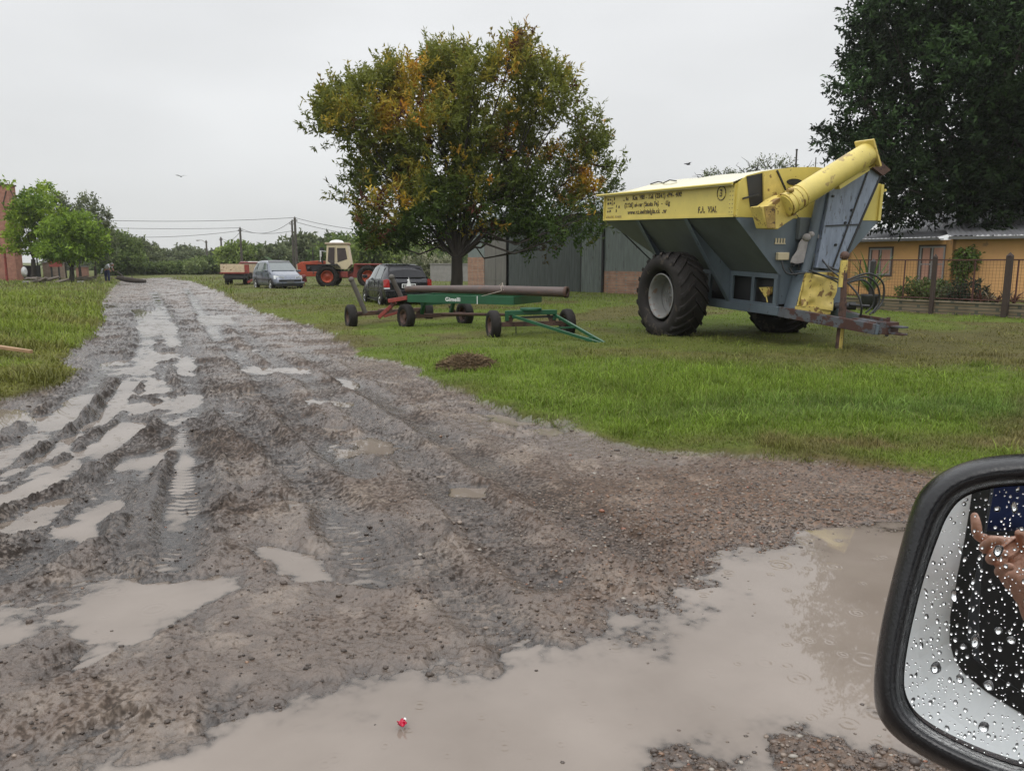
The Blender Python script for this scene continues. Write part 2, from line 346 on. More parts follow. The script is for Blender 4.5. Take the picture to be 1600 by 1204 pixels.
def grass_col(X, Y):
    """mean colour of the turf: lush, worn and bluish zones"""
    n = fbm(X, Y, .5, 4, 81)[:, None]; n2 = fbm(X, Y, 2.5, 3, 82)[:, None]
    lush = np.array([.165, .245, .026]); olive = np.array([.175, .165, .050]); dry = np.array([.20, .155, .07]); blue = np.array([.105, .185, .055])
    c = lush * (1 - sm(.42, .62, n)) + olive * sm(.42, .62, n)
    def zone(cx, cy, rx, ry): return np.exp(-(((X - cx) / rx) ** 2 + ((Y - cy) / ry) ** 2))[:, None]
    w = np.clip(zone(7.5, 11.8, 5, 1.3) * .8 + zone(3, 15.5, 3.5, 1.6) * .4 + zone(7, 14, 5, 2.2) * .5 + zone(9, 16, 6, 2) * .3, 0, 1) * (.4 + .9 * n2); w = np.clip(w, 0, 1); c = c * (1 - w) + olive * w
    w = np.clip(zone(9, 11.6, 1.6, .25) + zone(10, 10.5, 2, .5) * .8 + zone(3.4, 6.2, 3, .28) * .8 + zone(0.2, 13.4, 2, .5) * .3, 0, 1) * n2 * 1.6; w = np.clip(w, 0, 1); c = c * (1 - w) + dry * w
    w = np.clip(zone(2.6, 9.6, 2.4, 1.7) + zone(0, 10.5, 1.5, 1.2) + zone(-.5, 12.5, 1.5, .9) * .6, 0, 1); c = c * (1 - w) + lush * 1.05 * w
    w = np.clip(zone(4.4, 7.6, 3.0, .62), 0, 1) * .45; c = c * (1 - w) + blue * w
    w = sm(20, 40, Y)[:, None] * .55; c = c * (1 - w) + np.array([.185, .205, .055]) * w
    w = (sm(3, 5, -X) * (1 - sm(25, 40, Y)))[:, None] * .5; c = c * (1 - w) + np.array([.20, .225, .035]) * w
    return c * .88 * (.72 + .56 * n2)
def build_ground():
    t = np.concatenate([[-45, -20, -12], np.linspace(-8, -1.7, 110), np.linspace(-1.65, -.955, 190), np.linspace(-.95, .9, 1280), np.linspace(.905, 1.35, 60), [1.6, 2, 4, 9, 20, 45]])
    ys = [-30, -15, -6, -2, -.5, .3, .8]; y = 1.1
    while y < 130:
        ys.append(y); y += min(max(y * y / 1190 * .55, y * .0019), y * .011)
    ys += [140, 165, 200, 280, 450, 800, 1500, 3000]; ys = np.array(ys)
    TT, YY = np.meshgrid(t, ys); XX = TT * np.maximum(YY + .5, 1.3)
    x = XX.ravel(); yv = YY.ravel()
    H, rm, sd, gr, pm, cm, clod, rough = heights(x, yv)
    fade = 1 - sm(90, 140, yv); H = H * fade
    churn, rutd = heights.extra
    n2 = fbm(x, yv, 3.2, 4, 91)[:, None]; n3 = fbm(x, yv, 25, 3, 93)[:, None]
    mud = np.array([.098, .070, .052]); dark = np.array([.026, .018, .013]); tan = np.array([.162, .124, .095])
    c = mud * (1 - sm(.5, .7, n2)) + tan * sm(.5, .7, n2)
    k = np.clip(cm, 0, 1)[:, None] * sm(.35, .6, clod[:, None] + n3 * .35) ; c = c * (1 - .8 * k) + dark * .8 * k
    n4 = fbm(x, yv, 60, 3, 95, .7)[:, None]; n5 = fbm(x, yv, 1.6, 4, 97)[:, None]
    c = c * (.70 + .6 * n3) * (1 - .55 * sm(.52, .68, n4 * .6 + n5 * .4)) * (.8 + .45 * n5)
    gs = (.3 + 1.3 * vn(x * 60, yv * 60, 1))[:, None] * (np.array([.11, .083, .064]) + vn(x * 50, yv * 50, 4)[:, None] * np.array([.05, .0, -.02])); g = gr[:, None] * .6; c = c * (1 - g) + gs * g
    dk = np.clip(.95 * churn + .5 * rutd, 0, .95)[:, None] * (.45 + 1.1 * sm(.35, .6, n4)); c = c * (1 - np.clip(dk, 0, .9)) + dark * .75 * np.clip(dk, 0, .9)
    soak = (1 - sm(.0, .022, H - WL))[:, None]; c = c * (1 - .35 * soak)
    k = k; soil = grass_col(x, yv) * .45 + np.array([.012, .008, .003]); c = c * rm[:, None] + soil * (1 - rm[:, None])
    dryness = np.clip(.10 + .9 * sm(.47, .60, n4[:, 0] * .45 + n5[:, 0] * .55) + .35 * k[:, 0] + .5 * gr - .3 * pm, 0, 1) * (1 - .9 * soak[:, 0]); c = np.concatenate([c, dryness[:, None]], 1)
    V = np.stack([x, yv, H], 1); nx = len(t); ny = len(ys)
    idx = np.arange(nx * ny).reshape(ny, nx); q = np.stack([idx[:-1, :-1], idx[:-1, 1:], idx[1:, 1:], idx[1:, :-1]], -1).reshape(-1, 4)
    isr = rm[q].mean(1) > .5
    m, tr, p, o = newmat('ground_mud_and_turf'); L = tr.links.new
    a = N(tr, 'ShaderNodeAttribute'); a.attribute_name = 'Col'; L(a.outputs['Color'], p.inputs['Base Color'])
    tc = N(tr, 'ShaderNodeTexCoord'); nz = N(tr, 'ShaderNodeTexNoise'); nz.inputs['Scale'].default_value = 1.7; nz.inputs['Detail'].default_value = 6; L(tc.outputs['Object'], nz.inputs['Vector'])
    r = N(tr, 'ShaderNodeMapRange'); r.inputs['To Min'].default_value = .17; r.inputs['To Max'].default_value = .62; L(a.outputs['Alpha'], r.inputs['Value'])
    rs_ = N(tr, 'ShaderNodeMapRange'); rs_.inputs['To Min'].default_value = .8; rs_.inputs['To Max'].default_value = .22; L(a.outputs['Alpha'], rs_.inputs['Value']); L(rs_.outputs[0], p.inputs['Specular IOR Level']); L(r.outputs[0], p.inputs['Roughness'])
    nb = N(tr, 'ShaderNodeTexNoise'); nb.inputs['Scale'].default_value = 45; nb.inputs['Detail'].default_value = 5; nb.inputs['Roughness'].default_value = .65; L(tc.outputs['Object'], nb.inputs['Vector'])
    b = N(tr, 'ShaderNodeBump'); b.inputs['Strength'].default_value = .7; b.inputs['Distance'].default_value = .012; L(nb.outputs['Fac'], b.inputs['Height']); L(b.outputs[0], p.inputs['Normal'])
    m2 = mat('turf_soil', None, .9, var=.25, sc=20, bump=.5, attr=True, spec=.2)
    wq = q[(H[q] < WL + .003).any(1) & (rm[q].mean(1) > .02)]; us = np.unique(wq); mp_ = np.full(len(V), -1, dtype=np.int64); mp_[us] = np.arange(len(us))
    wv = V[us].copy(); wv[:, 2] = WL; op = 1 - np.exp(-np.clip(WL - H[us], 0, 1) / .006)
    tag(npm('puddle_water', wv, mp_[wq], water_material(), col=np.stack([op, op, op, op], 1)), kind='structure')
    def sub(name, f, mm):
        used = np.unique(f); mp = np.full(len(V), -1, dtype=np.int64); mp[used] = np.arange(len(used))
        return npm(name, V[used], mp[f], mm, col=c[used], smooth=True)
    tag(sub('dirt_road', q[isr], m), kind='structure'); tag(sub('ground', q[~isr], m2), kind='structure')
def water_material():
    m, t, p, o = newmat('muddy_water'); L = t.links.new
    tc = N(t, 'ShaderNodeTexCoord')
    nz = N(t, 'ShaderNodeTexNoise'); nz.inputs['Scale'].default_value = 1.2; nz.inputs['Detail'].default_value = 5; L(tc.outputs['Object'], nz.inputs['Vector'])
    cr = N(t, 'ShaderNodeValToRGB'); cr.color_ramp.elements[0].position = .35; cr.color_ramp.elements[0].color = (.175, .143, .117, 1); cr.color_ramp.elements[1].position = .65; cr.color_ramp.elements[1].color = (.24, .202, .170, 1)
    L(nz.outputs['Fac'], cr.inputs[0]); L(cr.outputs[0], p.inputs['Base Color']); p.inputs['Roughness'].default_value = .03; p.inputs['IOR'].default_value = 1.5; p.inputs['Specular IOR Level'].default_value = .5
    # raindrop rings
    hs = []
    for sc, off in ((3.1, (0, 0, 0)), (5.3, (3.7, 1.2, 0)), (9.5, (8.1, 5.2, 0))):
        mp = N(t, 'ShaderNodeMapping'); mp.inputs['Location'].default_value = off; mp.inputs['Scale'].default_value = (1, 1, 0); L(tc.outputs['Object'], mp.inputs[0])
        v = N(t, 'ShaderNodeTexVoronoi'); v.inputs['Scale'].default_value = sc; v.inputs['Randomness'].default_value = 1; L(mp.outputs[0], v.inputs['Vector'])
        mm = N(t, 'ShaderNodeMath', operation='MULTIPLY'); mm.inputs[1].default_value = 150 / (sc ** .6); L(v.outputs['Distance'], mm.inputs[0])
        sn = N(t, 'ShaderNodeMath', operation='SINE'); L(mm.outputs[0], sn.inputs[0])
        fl = N(t, 'ShaderNodeMapRange'); fl.inputs['From Min'].default_value = .30; fl.inputs['From Max'].default_value = .02; L(v.outputs['Distance'], fl.inputs['Value'])
        # only some drops have just landed
        sp = N(t, 'ShaderNodeSeparateColor'); L(v.outputs['Color'], sp.inputs[0]); gt = N(t, 'ShaderNodeMath', operation='GREATER_THAN'); gt.inputs[1].default_value = .3; L(sp.outputs[0], gt.inputs[0])
        a1 = N(t, 'ShaderNodeMath', operation='MULTIPLY'); L(sn.outputs[0], a1.inputs[0]); L(fl.outputs[0], a1.inputs[1])
        a2 = N(t, 'ShaderNodeMath', operation='MULTIPLY'); L(a1.outputs[0], a2.inputs[0]); L(gt.outputs[0], a2.inputs[1]); hs.append(a2)
    ad = N(t, 'ShaderNodeMath', operation='ADD'); L(hs[0].outputs[0], ad.inputs[0]); L(hs[1].outputs[0], ad.inputs[1])
    ad2 = N(t, 'ShaderNodeMath', operation='ADD'); L(ad.outputs[0], ad2.inputs[0]); L(hs[2].outputs[0], ad2.inputs[1])
    b = N(t, 'ShaderNodeBump'); b.inputs['Strength'].default_value = .30; b.inputs['Distance'].default_value = .003; L(ad2.outputs[0], b.inputs['Height']); L(b.outputs[0], p.inputs['Normal'])
    # shallow water lets the mud show through, deeper water is milky
    L(cr.outputs[0], p.inputs['Base Color']); p.inputs['Base Color'].default_value = (.2, .2, .2, 1)
    df = N(t, 'ShaderNodeBsdfDiffuse'); L(cr.outputs[0], df.inputs[0]); trn = N(t, 'ShaderNodeBsdfTransparent'); trn.inputs[0].default_value = (.72, .66, .60, 1)
    at_ = N(t, 'ShaderNodeAttribute'); at_.attribute_name = 'Col'; m1 = N(t, 'ShaderNodeMixShader'); L(at_.outputs['Alpha'], m1.inputs[0]); L(trn.outputs[0], m1.inputs[1]); L(df.outputs[0], m1.inputs[2])
    gl = N(t, 'ShaderNodeBsdfGlossy'); gl.inputs['Roughness'].default_value = .02; L(b.outputs[0], gl.inputs['Normal'])
    fr = N(t, 'ShaderNodeFresnel'); fr.inputs['IOR'].default_value = 1.55; L(b.outputs[0], fr.inputs['Normal'])
    m2 = N(t, 'ShaderNodeMixShader'); L(fr.outputs[0], m2.inputs[0]); L(m1.outputs[0], m2.inputs[1]); L(gl.outputs[0], m2.inputs[2]); L(m2.outputs[0], o.inputs[0]); t.nodes.remove(p)
    return m
build_ground()
# ================================================================== MATERIAL LIST
YEL = mat('yellow_paint', (.60, .49, .12), .42, var=.12, sc=2.5, spots=((.33, .25, .07), .66, 5), spots2=((.10, .04, .02), .72, 14), bump=.08, bsc=9)
YELW = mat('worn_yellow_paint', (.58, .45, .12), .5, var=.2, sc=5, spots=((.22, .13, .04), .57, 6), spots2=((.06, .02, .012), .66, 16), bump=.3, bsc=14)
YELL = mat('pale_yellow_lid', (.80, .73, .42), .22, var=.05, sc=2, coat=.5)
GREY = mat('blue_grey_paint', (.105, .132, .155), .42, var=.32, sc=2.2, stretch=(1, 1, .45), spots=((.045, .05, .055), .65, 9), spots2=((.09, .03, .02), .70, 5), bump=.06, bsc=12)
GREYL = mat('streaked_light_grey_paint', (.20, .235, .30), .38, var=.25, sc=5, stretch=(3, 3, .6), spots=((.09, .10, .12), .60, 9), spots2=((.12, .012, .012), .705, 3.2))
GREYR = mat('rusty_grey_paint', (.075, .08, .09), .5, var=.3, sc=6, spots=((.055, .022, .016), .46, 5), spots2=((.03, .015, .012), .6, 13))
DARKG = mat('dark_grey_steel', (.095, .108, .112), .55, var=.25, sc=3, spots=((.02, .02, .02), .72, 6))  # plain dark grey for the hopper and valve block
BLACK = mat('black_steel', (.018, .018, .019), .5, var=.3)
RUBBER = mat('tyre_rubber', (.017, .0145, .013), .75, var=.35, sc=6, spots=((.050, .040, .031), .62, 5), bump=.15, bsc=40, spec=.25)
RIM = mat('dirty_white_rim', (.17, .17, .163), .5, var=.2, sc=6, spots=((.15, .10, .07), .60, 7))
RUST = mat('rusty_steel', (.085, .045, .032), .7, var=.35, sc=5, spots=((.04, .022, .018), .55, 8), bump=.25, bsc=30)
RUSTP = mat('rust_brown_pipe', (.085, .060, .052), .5, var=.3, sc=4, spots=((.12, .06, .04), .6, 6), bump=.12, bsc=25, stretch=(1, 1, 3))
GREEN = mat('green_paint', (.012, .078, .034), .35, var=.2, sc=4, spots=((.01, .03, .02), .68, 10))
REDP = mat('faded_red_paint', (.26, .045, .035), .5, var=.25, sc=5, spots=((.09, .03, .025), .58, 8))
ORANGE = mat('orange_red_paint', (.36, .060, .024), .5, var=.25, sc=3, spots=((.10, .04, .025), .62, 4))
CREAM = mat('cream_paint', (.60, .51, .34), .45, var=.12, sc=3, spots=((.2, .11, .05), .7, 6))
GLASS = mat('dark_window_glass', (.02, .022, .024), .06, var=.1, spec=.8)
GLASSL = mat('reflective_window_glass', (.10, .12, .12), .05, var=.1, spec=1.0)
CARBLK = mat('black_car_paint', (.008, .008, .012), .25, var=.1, coat=.35, spec=.35)
GLASSK = mat('dark_reflection_rear_glass', (.010, .010, .012), .12, var=.1, spec=.25)  # near-black colour stands in for the dark tree reflected in the rear window
CARSIL = mat('blue_silver_car_paint', (.115, .130, .165), .3, metal=.35, var=.08, coat=.8)
CHROME = mat('bright_metal', (.6, .6, .6), .25, metal=.9, var=.1)
BARM = mat('grey_brown_bar', (.09, .08, .07), .6, var=.3)
REDL = mat('red_lamp_lens', (.32, .010, .008), .15, var=.1, coat=.5)
WHITEL = mat('clear_lamp_lens', (.7, .72, .74), .12, var=.1, coat=.5)
WHITE = mat('white_paint', (.75, .75, .74), .5, var=.06)
PLAST = mat('black_plastic', (.022, .023, .024), .38, var=.12, sc=8)
WOOD = mat('weathered_grey_wood', (.14, .115, .095), .8, var=.4, sc=5, stretch=(1, 1, 5))
POLEW = mat('dark_pole_wood', (.075, .065, .055), .85, var=.3, sc=4)
CONC = mat('grey_concrete', (.25, .24, .225), .85, var=.2, sc=3, bump=.2)
BARK = mat('dark_bark', (.040, .032, .026), .9, var=.4, sc=6, bump=.8, bsc=14, stretch=(1, 1, .3))
CLOTH = mat('grey_cloth', (.30, .28, .27), .9, var=.25, sc=8)
INK = mat('worn_black_lettering', (.06, .045, .035), .6, var=.2, spots=((.60, .46, .09), .56, 26))
INK2 = mat('black_block_lettering', (.05, .04, .03), .6, var=.2, spots=((.60, .46, .09), .66, 20))
INKG = mat('faded_grey_lettering', (.30, .25, .13), .6, var=.2, spots=((.60, .46, .09), .5, 30))
# ================================================================== WHEELS
def lug_tyre(mb, R, W, n=20, lug=.06):
    hw = W / 2
    prof = [(-hw * .55, R * .58), (-hw * .92, R * .62), (-hw, R * .75), (-hw * .97, R * .88), (-hw * .80, R - lug), (-hw * .3, R - lug * .7), (0, R - lug * .6), (hw * .3, R - lug * .7), (hw * .80, R - lug), (hw * .97, R * .88), (hw, R * .75), (hw * .92, R * .62), (hw * .55, R * .58)]
    mb.lathe(prof, n=64)
    for k in range(n):
        for sd in (-1, 1):
            a0 = 2 * math.pi * (k + (0 if sd < 0 else .5)) / n; vs = []; st = 5
            for i in range(st + 1):
                u = i / st; w = sd * hw * (-.06 + 1.04 * u); a = a0 + .34 * u * 1.15
                ro = R * (1 - .075 * max(0, u - .75) * 4 * .8) if u > .75 else R; ri = (R - lug * 1.05) if u < .75 else R * (.86 if u > .9 else .90)
                da = .045 + .015 * u
                for dA, rr in ((-da, ri), (-da * .75, ro), (da * .75, ro), (da, ri)):
                    vs.append((w, rr * math.cos(a + dA), rr * math.sin(a + dA)))
            fs = []
            for i in range(st):
                for j in range(3): fs.append((i * 4 + j, i * 4 + j + 1, i * 4 + 4 + j + 1, i * 4 + 4 + j))
            fs += [(0, 1, 2, 3), (st * 4 + 3, st * 4 + 2, st * 4 + 1, st * 4)]
            mb.add(vs, fs)
def wheel(parent, loc, R, W, dirx, rimmat, side=-1, lugs=0, rimr=.58, name='wheel', tyremat=None, fo=0, holes=0):
    """wheel = tyre mesh (part) > rim (sub-part); axle along local X, outer face toward side"""
    mb = MB()
    if lugs: lug_tyre(mb, R, W, lugs, R * .065)
    else:
        hw = W / 2; mb.lathe([(-hw * .7, R * rimr), (-hw, R * (rimr + .1)), (-hw, R * .86), (-hw * .75, R * .975), (-hw * .3, R), (hw * .3, R), (hw * .75, R * .975), (hw, R * .86), (hw, R * (rimr + .1)), (hw * .7, R * rimr)], n=40)
    w = mb.build(name, tyremat or RUBBER, parent, fix=True); w.location = loc; w.rotation_euler = (0, 0, dirx)
    s = side; hw = W / 2; rr = R * rimr
    m2 = MB()
    m2.lathe([(s * hw * .78, rr * 1.03), (s * hw * .82, rr * .98), (s * hw * .60, rr * .93), (s * hw * (.50 + fo * .5), rr * .86), (s * hw * (.18 + fo), rr * .84), (s * hw * (.10 + fo), rr * .70), (s * hw * (.14 + fo), rr * .45), (s * hw * (.30 + fo), rr * .32), (s * hw * (.30 + fo), rr * .12), (s * hw * (.42 + fo), rr * .10), (s * hw * (.42 + fo), .001)], n=40)
    m2.lathe([(-s * hw * .78, rr * 1.03), (-s * hw * .5, rr * .9), (0, rr * .84)], n=32)
    for k in range(8):
        a = k * math.pi / 4; m2.tube([(s * hw * .30, rr * .22 * math.cos(a), rr * .22 * math.sin(a)), (s * hw * .38, rr * .22 * math.cos(a), rr * .22 * math.sin(a))], rr * .03, 6)
    m2.build('rim', rimmat, w)
    if holes:
        m3 = MB()
        for k in range(holes):
            a = 2 * math.pi * k / holes; c = Vector((s * hw * (.16 + fo), rr * .6 * math.cos(a), rr * .6 * math.sin(a)))
            m3.tube([c, c + Vector((s * .012, 0, 0))], rr * .17, 8)
        m3.build('wheel_openings', BLACK, w)
    return w
# ================================================================== TEXT
def text_mesh(name, txt, size, m, parent, M, ext=.004, sx=1):
    cu = bpy.data.curves.new('txt', 'FONT'); cu.body = txt; cu.size = size; cu.extrude = ext; cu.space_character = 1.1; cu.offset = size * .022
    o = bpy.data.objects.new('txt', cu); COL.objects.link(o); bpy.context.view_layer.update()
    me = bpy.data.meshes.new_from_object(o.evaluated_get(bpy.context.evaluated_depsgraph_get())); bpy.data.objects.remove(o); bpy.data.curves.remove(cu)
    me.transform(M @ Matrix.Diagonal((sx, 1, 1, 1))); me.materials.clear(); me.name = name
    return link(name, me, m, parent)
# ================================================================== GRAIN CART
def grain_cart():
    root = empty('grain_cart', (4.405, 15.81, .04), label='yellow and blue-grey grain cart with folded unloading auger standing on the grass', cat='grain cart')
    A = rad(22); TL = rad(2)
    R_ = Vector((math.cos(A), math.sin(A), 0)); F_ = Vector((math.sin(A) * math.cos(TL), -math.cos(A) * math.cos(TL), -math.sin(TL))); U_ = R_.cross(-F_).normalized()
    root.matrix_world = Matrix(((R_.x, -F_.x, U_.x, 4.405), (R_.y, -F_.y, U_.y, 15.81), (R_.z, -F_.z, U_.z, .04), (0, 0, 0, 1)))
    K = lambda r, f, z: Vector((r, -f, z))
    w = 1.6; fb, ff = -2.44, 2.10
    # yellow upper band
    for sd in (-1, 1):
        m = MB(); m.bb(K(sd * w, fb, 2.34), K(sd * (w - .03), ff, 2.89)); m.bb(K(sd * (w + .025), fb, 2.34), K(sd * w, ff, 2.375)); m.bb(K(sd * (w + .025), fb, 2.86), K(sd * w, ff, 2.89))
        m.bb(K(sd * (w + .025), fb, 2.376), K(sd * w, fb + .04, 2.859)); m.bb(K(sd * (w + .03), ff - .14, 2.376), K(sd * w, ff + .0, 2.859))
        sp = m.build('side_panel', YEL, root)
        if sd < 0:
            # rivets
            mm = MB()
            for i in range(7):
                mm.sphere(K(-w - .03, ff - .04, 2.42 + i * .068), .009, 6, 4); mm.sphere(K(-w - .03, ff - .11, 2.42 + i * .068), .009, 6, 4)
            mm.build('rivets', RUSTP, sp)
            def T(f, z): return Matrix.Translation(K(-w - .004, f, z)) @ Matrix.Rotation(rad(-90), 4, 'Z') @ Matrix.Rotation(rad(90), 4, 'X')
            text_mesh('lettering', '.. ta    Km. 288 - Tel. (0341) 496- 400', .125, INK, sp, T(-1.62, 2.74), sx=1.0)
            text_mesh('lettering', '(2126) al-rar (Santa Fe)  -  4/g', .125, INK, sp, T(-1.56, 2.60), sx=1.0)
            text_mesh('lettering', 'www.ct.indizialgla.ck  .ar', .125, INK, sp, T(-1.42, 2.455), sx=1.05)
            text_mesh('lettering', 'INDUSTRIA  BLANCA', .065, INKG, sp, T(-2.34, 2.395), sx=1.0)
            text_mesh('lettering', 'F.A.  VIAL', .15, INK, sp, T(1.06, 2.43), sx=.8)
            text_mesh('lettering', '3', .17, INK, sp, T(1.66, 2.69), sx=.9)
            m = MB(); m.lathe([(0, .125), (.004, .125), (.004, .108), (0, .108)], Matrix.Translation(K(-w - .007, 1.71, 2.745)), 28); m.build('number_ring', INK, sp)
            m = MB(); rr = random.Random(3)
            for i, bx in enumerate((-2.30, -2.20, -2.02, -1.92, -1.82)):
                for j, bz in enumerate((2.76, 2.68, 2.60, 2.51)):
                    if rr.random() < .82 and not (j == 2 and 0 < i < 3):
                        ww = rr.uniform(.03, .075); hh = rr.uniform(.035, .07)
                        m.prism([K(-w - .003, bx, bz), K(-w - .003, bx + ww, bz + rr.uniform(-.01, .02)), K(-w - .003, bx + ww * rr.uniform(.5, 1), bz + hh), K(-w - .003, bx + rr.uniform(0, .03), bz + hh)], (-.004, 0, 0))
            m.bb(K(-w - .003, -2.28, 2.595), K(-w - .007, -2.04, 2.61)); m.build('block_logo', INK2, sp)
            text_mesh('lettering', '&', .17, INKG, sp, T(-2.13, 2.66), sx=.8)
    m = MB(); m.bb(K(-w, fb, 2.34), K(w, fb - .03, 2.89)); m.build('rear_panel', YEL, root)
    # front yellow panel rises to the crown of the lid
    top = [(-1.6, 2.89), (-1.42, 3.02), (-1.1, 3.10), (-.5, 3.19), (0, 3.22), (.6, 3.19), (1.2, 3.07), (1.6, 2.98)]
    m = MB(); m.prism([K(x, ff, z) for x, z in top] + [K(1.6, ff, 2.34), K(-1.6, ff, 2.34)], (0, -.03, 0))
    m.bb(K(-1.6, ff + .03, 2.34), K(-1.56, ff + .06, 2.9)); m.bb(K(1.54, ff + .03, 2.34), K(1.60, ff + .07, 2.98)); m.bb(K(-.55, ff + .03, 2.86), K(.3, ff + .045, 2.875))
    fp = m.build('front_panel', YEL, root)
    m = MB(); m.prism([K(-1.44, ff + .035, 3.0), K(-1.12, ff + .035, 3.07), K(-1.06, ff + .035, 2.5), K(-1.32, ff + .035, 2.5)], (0, -.01, 0)); m.build('opening', BLACK, fp)
    for cx, cz, a, b in ((-.42, 2.95, .17, .055), (.27, 2.55, .11, .16)):
        m = MB(); m.prism([K(cx + a * math.cos(t * math.pi / 8), ff + .033, cz + b * math.sin(t * math.pi / 8)) for t in range(16)], (0, -.012, 0)); m.build('opening', BLACK, fp)
    m = MB(); m.prism([K(-1.13, ff + .05, 3.08), K(-.86, ff + .05, 3.12), K(-.60, ff + .05, 2.62), K(-.72, ff + .05, 2.45), K(-1.06, ff + .05, 2.46)], (0, -.03, 0)); m.build('patch_plate', YELW, fp)
    m = MB(); m.bar(K(-.86, ff + .09, 3.12), K(-.5, ff + .09, 2.6), .025); m.bar(K(-1.5, ff + .06, 2.64), K(-1.2, ff + .1, 2.72), .03); m.tube([K(.27, ff + .05, 2.40), K(.27, ff + .05, 1.9)], .006, 5); m.tube([K(-.35, ff + .07, 2.4), K(-.15, ff + .1, 2.2), K(.05, ff + .1, 2.16), K(1.1, ff + .1, 2.2)], .006, 5); m.build('latch_rod', BLACK, fp)
    # lid: bowed sheet
    def lid(u, v):
        r = -1.70 + 3.40 * v; f = fb - .16 + (ff - fb + .17) * u
        z = 2.90 + .31 * (1 - abs(r / 1.70) ** 2.3) * min(1, (.22 + u * 2.6)) * .98 + .012 * math.sin(u * 22) * (1 - abs(r / 1.7))
        return K(r, f, z)
    m = MB(); m.grid(lid, 40, 30)
    for sd in (-1, 1): m.bb(K(sd * 1.70, fb - .16, 2.855), K(sd * 1.685, ff + .01, 2.905))
    m.bb(K(-1.7, fb - .16, 2.86), K(1.7, fb - .145, 2.905))
    m.grid(lambda u, v: lid(u, v) - Vector((0, 0, .02)), 40, 30); m.build('lid', YELL, root, fix=False)
    m = MB()
    for sd in (-1, 1): m.tube([K(sd * 1.705, fb - .17, 2.885), K(sd * 1.705, ff + .02, 2.885)], .022, 8)
    m.tube([K(-1.705, fb - .17, 2.885), K(1.705, fb - .17, 2.885)], .022, 8); m.build('lid_trim', YEL, root)
    m = MB(); m.tube([lid(.42, .12) + Vector((0, 0, .01)), lid(.45, .14) + Vector((0, 0, .05)), lid(.5, .14) + Vector((0, 0, .02))], .012, 6); m.tube([lid(.3, .14) + Vector((0, 0, .01)), lid(.34, .16) + Vector((0, 0, .03)), lid(.38, .15) + Vector((0, 0, .01))], .012, 6); m.build('lid_hook', BLACK, root)
    # hopper: sloping sides to a keel
    kz = 1.38; kw = .58; t_ = .012
    top4 = [K(-w + .01, fb + .02, 2.34), K(w - .01, fb + .02, 2.34), K(w - .01, ff, 2.34), K(-w + .01, ff, 2.34)]
    bot4 = [K(-kw, -1.2, kz), K(kw, -1.2, kz), K(kw, ff, kz), K(-kw, ff, kz)]
    m = MB()
    for i in (0, 1, 3):
        j = (i + 1) % 4; m.quad(top4[i], top4[j], bot4[j], bot4[i])
    m.quad(*bot4); m.build('hopper', DARKG, root)
    m = MB(); m.prism([K(-w + .01, ff, 2.335), K(w - .01, ff, 2.335), K(kw + .02, ff, kz), K(kw + .02, ff, .86), K(-kw - .02, ff, .86), K(-kw - .02, ff, kz)], (0, -.03, 0))
    m.bar(K(-w + .02, ff + .04, 2.33), K(-kw, ff + .04, kz), .05, .02, (0, 1, 0)); m.build('front_wall', GREY, root)
    # side ribs and gussets
    for sd in (-1, 1):
        for f0, f1, zb in ((.66, .80, .80), (-1.05, -1.3, 1.1)):
            m = MB(); m.prism([K(sd * w, f0, 2.335), K(sd * (w - .12), f0, 2.335), K(sd * .50, f1, 1.42), K(sd * .50, f1, zb), K(sd * .62, f1, zb)], (0, .03, 0))
            m.prism([K(sd * w, f0 - .05, 2.335), K(sd * w, f0 + .07, 2.335), K(sd * .62, f1 + .07, zb), K(sd * .62, f1 - .05, zb)], (sd * -.012, 0, 0)); m.build('rib', GREY, root)
        m = MB(); m.tube([K(sd * 1.5, -2.3, 2.33), K(sd * .60, -2.05, 1.5), K(sd * .5, -1.6, .85)], .016, 6); m.build('brace_rod', BLACK, root)
    # chassis
    m = MB()
    for sd in (-1, 1):
        m.bb(K(sd * .52, -1.9, .66), K(sd * .62, ff + .1, .82)); m.bar(K(sd * .57, ff + .1, .735), K(sd * .09, 3.95, .60), .10, .16)
    for f in (-1.8, -1.0, 1.0, 2.0): m.bb(K(-.52, f, .68), K(.52, f + .1, .80))
    m.build('chassis', GREY, root, bevel=.008)
    m = MB()
    for sd in (-1, 1):
        s0 = sd * .60
        for a, b in ((.80, .88), (1.42, 1.50), (2.02, 2.13)): m.bb(K(s0, a, .82), K(s0 - sd * .05, b, 1.38))
        m.bb(K(s0 + sd * .004, .80, 1.30), K(s0 - sd * .046, 2.13, 1.385)); m.bb(K(s0 + sd * .004, .80, .82), K(s0 - sd * .046, 2.13, .86)); m.bb(K(s0 + .0, -1.3, 1.30), K(s0 - sd * .05, .7, 1.37))
        m.bb(K(s0 + .0, .12, .82), K(s0 - sd * .05, .2, 1.30))
    m.build('side_frame', GREY, root, bevel=.005)
    m = MB(); m.bb(K(-.46, -1.5, .82), K(.46, ff - .05, kz - .02)); m.build('auger_box', BLACK, root)
    m = MB(); m.bb(K(-1.2, -.13, .70), K(1.2, .13, .96)); m.build('axle', BLACK, root, bevel=.02)
    m = MB(); m.prism([K(-.585, 1.62, 1.12), K(-.585, 1.93, 1.15), K(-.585, 1.93, 1.02), K(-.585, 1.80, .96)], (.05, 0, 0)); m.tube([K(-.57, 1.82, .97), K(-.57, 1.86, .87)], .012, 6); m.build('yellow_bracket', YELW, root)
